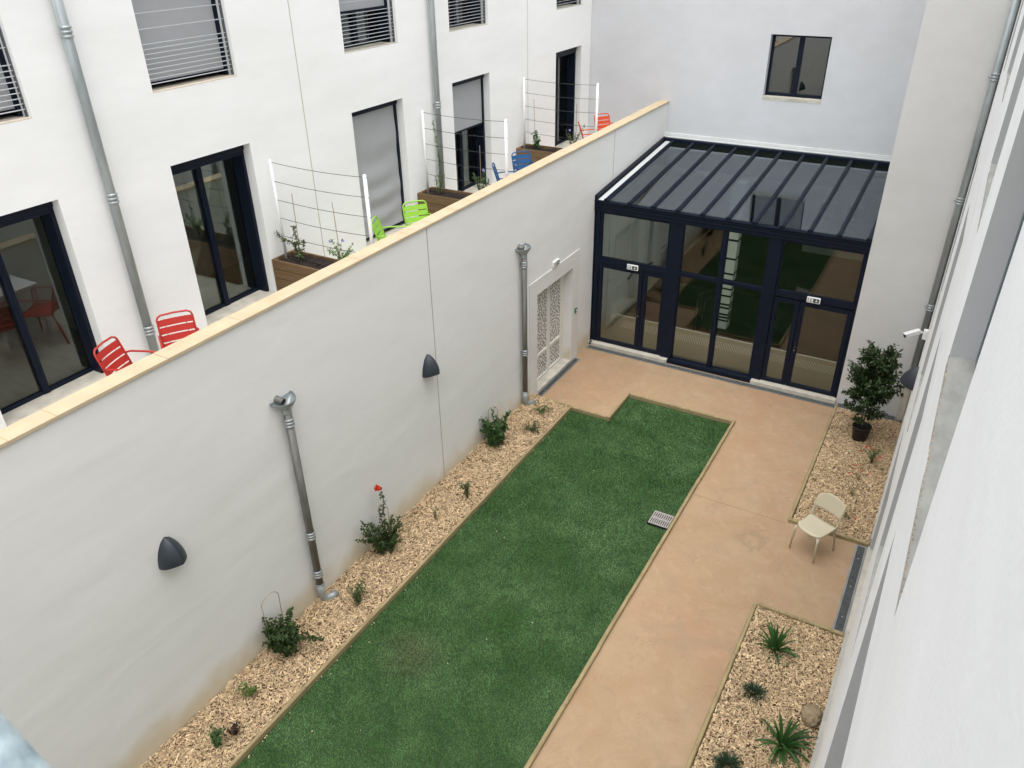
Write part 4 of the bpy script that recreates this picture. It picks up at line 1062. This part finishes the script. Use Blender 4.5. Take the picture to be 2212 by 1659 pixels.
# ------------------------------------------------------------------ terrace chairs (slatted metal armchairs)
def armchair(mt):
    """local: seat centre at origin, faces +x, floor z = 0"""
    t = thing('armchair', '', 'chair', (0, 0, 0))
    RR = .0125
    # back: reclined slatted panel with rounded top hoop
    def bk(u, v): # u across, v up along the back 0..1
        return Vector((-.20 - .13 * v - .02 * (1 - abs(u / .22) ** 2), u, .44 + .42 * v))
    hoop = [bk(-.205, 0), bk(-.205, .35), bk(-.205, .7), bk(-.205, .88), bk(-.19, .955), bk(-.155, 1.0), bk(0, 1.01), bk(.155, 1.0), bk(.19, .955), bk(.205, .88), bk(.205, .7), bk(.205, .35), bk(.205, 0)]
    MB().tube(hoop, RR, 8).build('back_frame', mt, t, smooth=True)
    s_ = MB()
    for v0, v1 in ((.05, .21), (.25, .43), (.47, .65), (.69, .87)):
        us = [-.195 + .39 * i / 8 for i in range(9)]
        vs = [bk(u, v0) for u in us] + [bk(u, v1) for u in us] + [bk(u, v0) + Vector((-.004, 0, 0)) for u in us] + [bk(u, v1) + Vector((-.004, 0, 0)) for u in us]
        s_.add(vs, [(i, i + 1, i + 10, i + 9) for i in range(8)] + [(i + 19, i + 18, i + 27, i + 28) for i in range(8)])
    for u in (-.12, .12):
        s_.tube([bk(u, .04) - Vector((.006, 0, 0)), bk(u, .88) - Vector((.006, 0, 0))], .004, 4)
    s_.build('back_slats', mt, t)
    s2 = MB()
    for k in range(6):
        x = -.17 + k * .068
        s2.box(x, x + .055, -.20, .20, .432 - .0 * k, .437)
    s2.build('seat', mt, t)
    for sgn in (-1, 1):
        y = .225 * sgn
        MB().tube([bk(.205 * sgn, .48), Vector((-.20, y, .655)), Vector((0, y, .665)), Vector((.17, y, .66)), Vector((.215, y, .63)), Vector((.23, y, .55)), Vector((.245, y, .3)), Vector((.255, y, .0))], RR, 8).build('arm', mt, t, smooth=True)
        MB().tube([(-.20, .205 * sgn, .44), (-.26, .215 * sgn, .2), (-.30, .22 * sgn, 0)], RR, 8).build('leg', mt, t, smooth=True)
        MB().tube([(-.20, .205 * sgn, .43), (.24, .222 * sgn, .43)], .010, 8).build('seat_rail', mt, t, smooth=True)
    return t
TF = 3.58
spots = {'red': [(-1.36, -10.43, 20, 'red slatted armchair nearest the big patio door, turned left of its pair'), (-1.31, -9.51, -33, 'red slatted armchair standing in front of the downpipe')],
         'lime': [(-1.29, -4.58, -35, 'lime green slatted armchair in front of the middle planter'), (-1.33, -5.60, 27, 'lime green slatted armchair half hidden behind the trellis post')],
         'blue': [(-1.30, -.90, -35, 'blue slatted armchair in front of the farthest planter'), (-1.29, -1.99, 30, 'blue slatted armchair seen from the side behind the trellis post')],
         'orange': [(-1.31, 3.09, -35, 'orange slatted armchair closest to the back wall'), (-1.37, 1.98, 30, 'orange slatted armchair seen side-on behind the farthest planter')]}
for mt, lst in spots.items():
    proto = armchair(mt)
    for i, (bx, by, ang, lab) in enumerate(lst):
        o = proto if i == 0 else copy_tree(proto)
        a = R(ang); off = Vector((-.33, 0, 0)); off.rotate(Matrix.Rotation(a, 3, 'Z'))
        o.location = (bx - off.x, by - off.y, TF); o.rotation_euler = (0, 0, a); o['label'] = lab; o['group'] = 'coloured metal armchairs on the terraces'
tb = thing('terrace_table', 'small white square table between the red chairs, mirrored in the patio door', 'table', (-.75, -9.88, TF))
MB().box(-.84, -.24, -10.2, -9.56, TF + .70, TF + .735).build('tabletop', 'white_metal', tb, bevel=.006)
for sx in (-.81, -.27):
    for sy in (-10.17, -9.59): MB().box(sx - .022, sx + .022, sy - .022, sy + .022, TF, TF + .70).build('leg', 'white_metal', tb)

# ------------------------------------------------------------------ beige chair on the path
bc = thing('beige_chair', 'beige moulded plastic chair standing alone by the upper right bed', 'chair', (5.955, -4.70, 0))
def shell(fn, nu, nv, th):
    m_ = MB(); top = [[fn(i / nu, j / nv) for i in range(nu + 1)] for j in range(nv + 1)]
    nr = [[None] * (nu + 1) for _ in range(nv + 1)]
    for j in range(nv + 1):
        for i in range(nu + 1):
            a = top[j][min(nu, i + 1)] - top[j][max(0, i - 1)]; b = top[min(nv, j + 1)][i] - top[max(0, j - 1)][i]
            n_ = a.cross(b); nr[j][i] = n_.normalized() if n_.length > 1e-9 else Vector((0, 0, 1))
    vs = [p for row in top for p in row] + [top[j][i] - nr[j][i] * th for j in range(nv + 1) for i in range(nu + 1)]
    K = (nu + 1) * (nv + 1); idx = lambda i, j: j * (nu + 1) + i
    fs = []
    for j in range(nv):
        for i in range(nu):
            fs.append((idx(i, j), idx(i + 1, j), idx(i + 1, j + 1), idx(i, j + 1))); fs.append((K + idx(i, j + 1), K + idx(i + 1, j + 1), K + idx(i + 1, j), K + idx(i, j)))
    for i in range(nu):
        fs.append((idx(i, 0), K + idx(i, 0), K + idx(i + 1, 0), idx(i + 1, 0))); fs.append((idx(i, nv), idx(i + 1, nv), K + idx(i + 1, nv), K + idx(i, nv)))
    for j in range(nv):
        fs.append((idx(0, j), idx(0, j + 1), K + idx(0, j + 1), K + idx(0, j))); fs.append((idx(nu, j), K + idx(nu, j), K + idx(nu, j + 1), idx(nu, j + 1)))
    return m_.add(vs, fs)
def seatf(u, v):
    y = (u - .5) * 2; x = -.185 + .40 * v; ry = .215 - .012 * v; k = max(0, v - .8) / .2; ry2 = ry * (1 - .13 * k * k)
    return Vector((x - .05 * k * abs(y) ** 3, y * ry2, .445 + .012 * abs(y) ** 2 - .012 * math.sin(v * math.pi) - .02 * k * k))
def backf(u, v):
    y = (u - .5) * 2; hw = .215 + .01 * math.sin(v * 3); k = max(0, v - .62) / .38; hw *= (1 - .17 * k ** 2.4)
    x = -.215 - .10 * v - .035 * (1 - y * y); z = .60 + .245 * v - .045 * k * abs(y) ** 3.5
    return Vector((x, y * hw, z))
sh = [shell(seatf, 14, 12, .012).build('seat', 'beige', None, smooth=True)]
sh.append(shell(lambda u, v: backf(1 - u, v), 14, 10, .010).build('backrest', 'beige', None, smooth=True))
for sgn in (-1, 1):
    m_ = MB(); m_.tube([(-.175, .205 * sgn, .44), (-.20, .212 * sgn, .50), (-.222, .214 * sgn, .58), (-.24, .212 * sgn, .66)], .014, 10, rr=[.022, .016, .014, .008]); sh.append(m_.build('back_support', 'beige', None, smooth=True))
    m_ = MB(); m_.tube([(.185, .180 * sgn, .43), (.205, .192 * sgn, .36), (.225, .205 * sgn, 0)], .014, 10, rr=[.024, .018, .012]); sh.append(m_.build('leg', 'beige', None, smooth=True))
    m_ = MB(); m_.tube([(-.175, .195 * sgn, .435), (-.195, .20 * sgn, .36), (-.245, .212 * sgn, 0)], .014, 10, rr=[.024, .018, .012]); sh.append(m_.build('leg', 'beige', None, smooth=True))
for s_ in sh: s_.parent = bc
bc.rotation_euler = (0, 0, R(-115)); bc.scale = (1.05, 1.05, 1.03)

# ------------------------------------------------------------------ garden plants
def hoopwire(base, w_, h_, az, label):
    B = Vector(base); d = Vector((math.cos(az), math.sin(az), 0)); pts = []
    for i in range(15):
        a = math.pi * i / 14; pts.append(B + d * (-w_ * math.cos(a)) + Vector((0, 0, h_ - .12 + .12 * math.sin(a))))
    pts = [B - d * w_ * .8 + Vector((0, 0, 0))] + pts + [B + d * w_ * .8]
    o = MB().tube(pts, .006, 6).build('plant_hoop', 'hoop', origin=base, smooth=True); tag(o, label, 'plant hoop', 'wire hoops over wall shrubs')
zb = lambda x, yy: zl(x, yy) if x < 2 else zr(x, yy)
def P3(x, yy): return (x, yy, zb(x, yy))
r_ = random.Random(1)
shrub('rose_bush', 'leaning rose bush with one red bloom against the garden wall', 'rose bush', P3(.22, -7.98),
      [[(0, 0, 0), (.02, .02, .4), (-.02, .08, .75), (-.05, .14, 1.02), (-.10, .12, 1.08)], [(0, 0, 0), (-.02, -.18, .35), (-.06, -.34, .62), (-.08, -.40, .72)], [(0, 0, .1), (-.04, -.22, .32), (-.08, -.42, .48), (-.1, -.50, .52)], [(0, -.05, .1), (-.03, -.20, .40), (-.06, -.30, .66), (-.08, -.34, .78)], [(0, -.05, .15), (-.02, -.24, .42), (-.05, -.40, .60)], [(0, 0, .3), (-.03, .02, .6), (-.06, .03, .8)], [(0, 0, 0), (.06, .08, .3), (.05, .14, .55)], [(0, 0, .2), (0, -.1, .5), (-.05, -.22, .66)]] + bushy(21, 24, .30, .52),
      'leaf_dark', .040, 22, 'shrubs in the wall-side bed', 7, .6, ('flower', [((-.10, .10, 1.11), .05, 44)]), twig=.45)
hoopwire(P3(.25, -7.96), .07, .92, .6, 'wire hoop standing in the rose bush')
shrub('climbing_shrub', 'dense leafy shrub under a wire hoop, near the far hopper downpipe', 'shrub', P3(.24, -4.70), bushy(31, 34, .30, .60), 'leaf_mid', .042, 32, 'shrubs in the wall-side bed', 6, .65, twig=.6)
hoopwire(P3(.20, -4.68), .09, .80, .9, 'wire hoop over the dense shrub near the far hopper downpipe')
shrub('climbing_shrub', 'dense dark shrub with a side shoot, under a tall wire hoop near the nearer downpipe', 'shrub', P3(.26, -10.18), bushy(41, 34, .27, .50) + [[(0, 0, .1), (.15, .08, .22), (.34, .16, .24), (.45, .24, .22)], [(0, 0, .1), (.12, .10, .2), (.32, .22, .2)], [(0, 0, .2), (.03, .1, .45), (.02, .2, .6)]], 'leaf_dark', .044, 42, 'shrubs in the wall-side bed', 6, .65, twig=.6)
hoopwire(P3(.16, -10.20), .14, .98, 1.5, 'tall wire hoop rising behind the dark side-shooting shrub')
small = [((.63, -6.27), 10, .13, .33, 'leaf_olive', .034, 'small twiggy green plant in the wall-side bed beyond the rose bush'),
         ((.49, -7.02), 3, .07, .30, 'leaf_mid', .036, 'thin single-stemmed seedling beside the rose bush'),
         ((.55, -9.05), 12, .17, .30, 'leaf_olive', .042, 'low feathery plant beside the foot of the nearer downpipe'),
         ((.37, -10.95), 10, .13, .16, 'leaf_light', .040, 'low pale green plant in the bed below the dark side-shooting shrub'),
         ((.55, -11.66), 12, .10, .24, 'leaf_mid', .048, 'small plant with green and bronze shoots near the bottom of the wall-side bed'),
         ((.10, -12.62), 6, .12, .22, 'leaf_mid', .05, 'leafy plant top cut by the bottom of the picture'),
         ((.45, -3.30), 13, .26, .13, 'leaf_mid', .032, 'flat trailing plant at the top of the wall-side bed'),
         ((.64, -3.92), 14, .26, .13, 'leaf_dark', .032, 'spreading plant against the lawn edging near the far end of the bed')]
for i, (xy, n_, L, h, mt, ls, lab) in enumerate(small):
    shrub('small_plant', lab, 'plant', P3(*xy), bushy(60 + i, n_, L, h), mt, ls, 80 + i, 'small plants in the wall-side bed', 6 if n_ > 5 else 4, .38, twig=.3, stemr=.003)
o = shrub('small_plant', 'bronze-leaved shoot beside the green one near the bottom of the wall-side bed', 'plant', P3(.62, -11.45), bushy(97, 5, .06, .24), 'leaf_bronze', .042, 98, 'small plants in the wall-side bed', 6, .4)
# sparse red flowered plants in the upper right bed
for i, (xy, n_, L, h, red, lab) in enumerate((((6.42, -1.95), 11, .20, .33, 6, 'loose plant with small red flowers in front of the black pot'), ((6.30, -2.55), 5, .2, .25, 4, 'sparse red flowered twigs in the middle of the upper right bed'), ((6.28, -3.05), 5, .2, .2, 0, 'thin grey-green sprig halfway down the upper right bed'),
                       ((6.28, -3.72), 7, .2, .2, 5, 'low red flowered plant behind the beige chair'), ((6.62, -2.1), 3, .07, .1, 0, 'tiny green plant against the right facade'))):
    rr_ = random.Random(200 + i)
    fl = ('flower', [((rr_.uniform(-.2, .2), rr_.uniform(-.2, .2), h * rr_.uniform(.6, 1.05)), .008, 1) for _ in range(red * 2)]) if red else None
    shrub('small_plant', lab, 'plant', P3(*xy), bushy(210 + i, n_, L, h), 'leaf_mid' if i != 2 else 'leaf_olive', .030, 220 + i, 'plants in the upper right bed', 6 if i == 0 else 3, .35, fl, twig=.25, stemr=.0025)
def strap(base, n_, L, W, seed, mt, label, cat, name, h=1.0, group=None, thin=False):
    r = random.Random(seed); t = thing(name, label, cat, base, group); B = Vector(base); m_ = MB()
    for k in range(n_):
        az = r.uniform(0, 6.283); el = r.uniform(.35, 1.45); LL = L * r.uniform(.6, 1.15); d = Vector((math.cos(az) * math.cos(el), math.sin(az) * math.cos(el), math.sin(el) * h)); p = B + Vector((math.cos(az), math.sin(az), 0)) * r.uniform(0, .03 if not thin else .07)
        s_ = Vector((-math.sin(az), math.cos(az), 0)); seg = 7; pts = []
        for i in range(seg + 1):
            u = i / seg; w_ = W * (math.sin(math.pi * min(1, .18 + u * .82)) ** .7 if u < 1 else .02)
            pts.append((p - s_ * w_ * .5, p + Vector((0, 0, -w_ * .18)), p + s_ * w_ * .5)); d = (d + Vector((0, 0, -.27 * (1.35 - el * .55)))).normalized(); p = p + d * LL / seg
            if p.z < B.z + .01: p.z = B.z + .01
        vs = [q_ for row in pts for q_ in row]
        m_.add(vs, [(3 * i + j, 3 * i + j + 1, 3 * i + j + 4, 3 * i + j + 3) for i in range(seg) for j in range(2)])
    m_.build('leaves', mt, t, smooth=True); return t
strap(P3(5.96, -6.98), 46, .40, .036, 5, 'leaf_strap', 'green strappy lily clump at the top of the lower right bed', 'lily plant', 'lily_clump', group='strappy lily clumps')
strap(P3(6.38, -8.36), 60, .42, .036, 6, 'leaf_strap', 'green strappy lily clump in front of the brown rock', 'lily plant', 'lily_clump', group='strappy lily clumps')
strap(P3(5.90, -7.80), 520, .16, .006, 7, 'leaf_blue', 'small dark grass tuft between the two lily clumps', 'grass tuft', 'grass_tuft', group='dark grass tufts', thin=True)
strap(P3(5.90, -8.93), 600, .18, .006, 8, 'leaf_blue', 'dark grass tuft at the bottom edge of the picture', 'grass tuft', 'grass_tuft', group='dark grass tufts', thin=True)
# rock
mb = MB(); vs = []; fs = []; nu, nv = 28, 16; rc = Vector((6.60, -7.80, .07))
for j in range(nv + 1):
    for i in range(nu):
        th = math.pi * j / nv; ph = 2 * math.pi * i / nu; d = Vector((math.sin(th) * math.cos(ph), math.sin(th) * math.sin(ph), math.cos(th)))
        k = 1 + .20 * mnoise.noise(d * 1.6 + Vector((3, 1, 0))) + .10 * mnoise.noise(d * 3.4) + .04 * mnoise.noise(d * 9)
        k = min(k, 1.04) 
        vs.append((rc.x + d.x * .125 * k, rc.y + d.y * .165 * k, rc.z + d.z * .085 * k + .02 * mnoise.noise(d * 2.7)))
for j in range(nv):
    for i in range(nu): fs.append((j * nu + i, j * nu + (i + 1) % nu, (j + 1) * nu + (i + 1) % nu, (j + 1) * nu + i))
rk = mb.add(vs, fs).build('rock', 'rock', origin=tuple(rc), smooth=True); tag(rk, 'rounded brown rock lying on the chips beside the right facade', 'rock')

# potted tree
pt = thing('potted_tree', 'small evergreen laurel tree in a black nursery pot beside the side wall', 'potted tree', (6.10, -1.22, .02))
px_, py_ = 6.10, -1.22
MB().lathe((px_, py_, .02), [(.0, .0), (.125, .0), (.13, .03), (.158, .27), (.17, .275), (.17, .30), (.158, .30), (.150, .27), (.14, .22), (0.0, .22)], 32).build('pot', 'pot', pt, smooth=True)
MB().lathe((px_, py_, .02), [(.0, .225), (.142, .223)], 24).build('soil', 'soil', pt)
r = random.Random(77); tk = MB(); lf = MB(); sp_ = Vector((px_, py_, .24))
trunk = [sp_, sp_ + Vector((.01, .0, .4)), sp_ + Vector((.0, .02, .8)), sp_ + Vector((.02, .02, 1.2)), sp_ + Vector((.03, .02, 1.65))]
tk.tube(trunk, .012, 8, rr=[.014, .012, .010, .008, .004])
tk.tube([sp_ + Vector((-.03, .02, 0)), sp_ + Vector((-.04, .03, .5)), sp_ + Vector((-.06, .03, 1.0))], .008, 6)
ends = []
for k in range(100):
    z = r.triangular(.16, 1.66, 1.1); a = r.uniform(0, 6.283); rad = .15 + .32 * math.sin(math.pi * min(1, max(.1, (z + .05) / 1.85))) ** .8
    rad *= r.uniform(.55, 1.12); b0 = sp_ + Vector((.01, .01, z)); dirh = Vector((math.cos(a), math.sin(a), 0))
    p1 = b0 + dirh * rad * .5 + Vector((0, 0, .06)); p2 = b0 + dirh * rad + Vector((0, 0, r.uniform(.10, .26)))
    tk.tube([b0, p1, p2], .004, 5, rr=[.005, .004, .002])
    for q_ in range(56):
        u = r.uniform(.2, 1.05); c = b0.lerp(p1, u * 2) if u < .5 else p1.lerp(p2, min(1.02, (u - .5) * 2))
        c = c + rv(r) * .03; d = (dirh * .5 + rv(r) * .9 + Vector((0, 0, .25))).normalized()
        leaf(lf, c, d, Vector((0, 0, 1)) + rv(r) * .5, r.uniform(.06, .10), r.uniform(.028, .042), .2, .2)
tk.build('trunk', 'bark', pt, smooth=True)
m_ = leafmat('laurel_leaf', (.026, .050, .013), .4, .12); m_.node_tree.nodes['Principled BSDF'].inputs['Roughness'].default_value = .3
lf.build('crown', m_, pt)

# ------------------------------------------------------------------ galvanised tube close to the camera (out of focus, lower left)
a, b = Vector((6.17502, -14.90265, 8.24017)), Vector((6.70556, -14.89828, 7.79136))
gt = MB().tube([a, b], .035, 40).build('guard_rail_tube', 'galv', origin=tuple(a), smooth=True)
tag(gt, 'blurred galvanised steel tube at the bottom left corner, right by the viewer', 'guard rail')
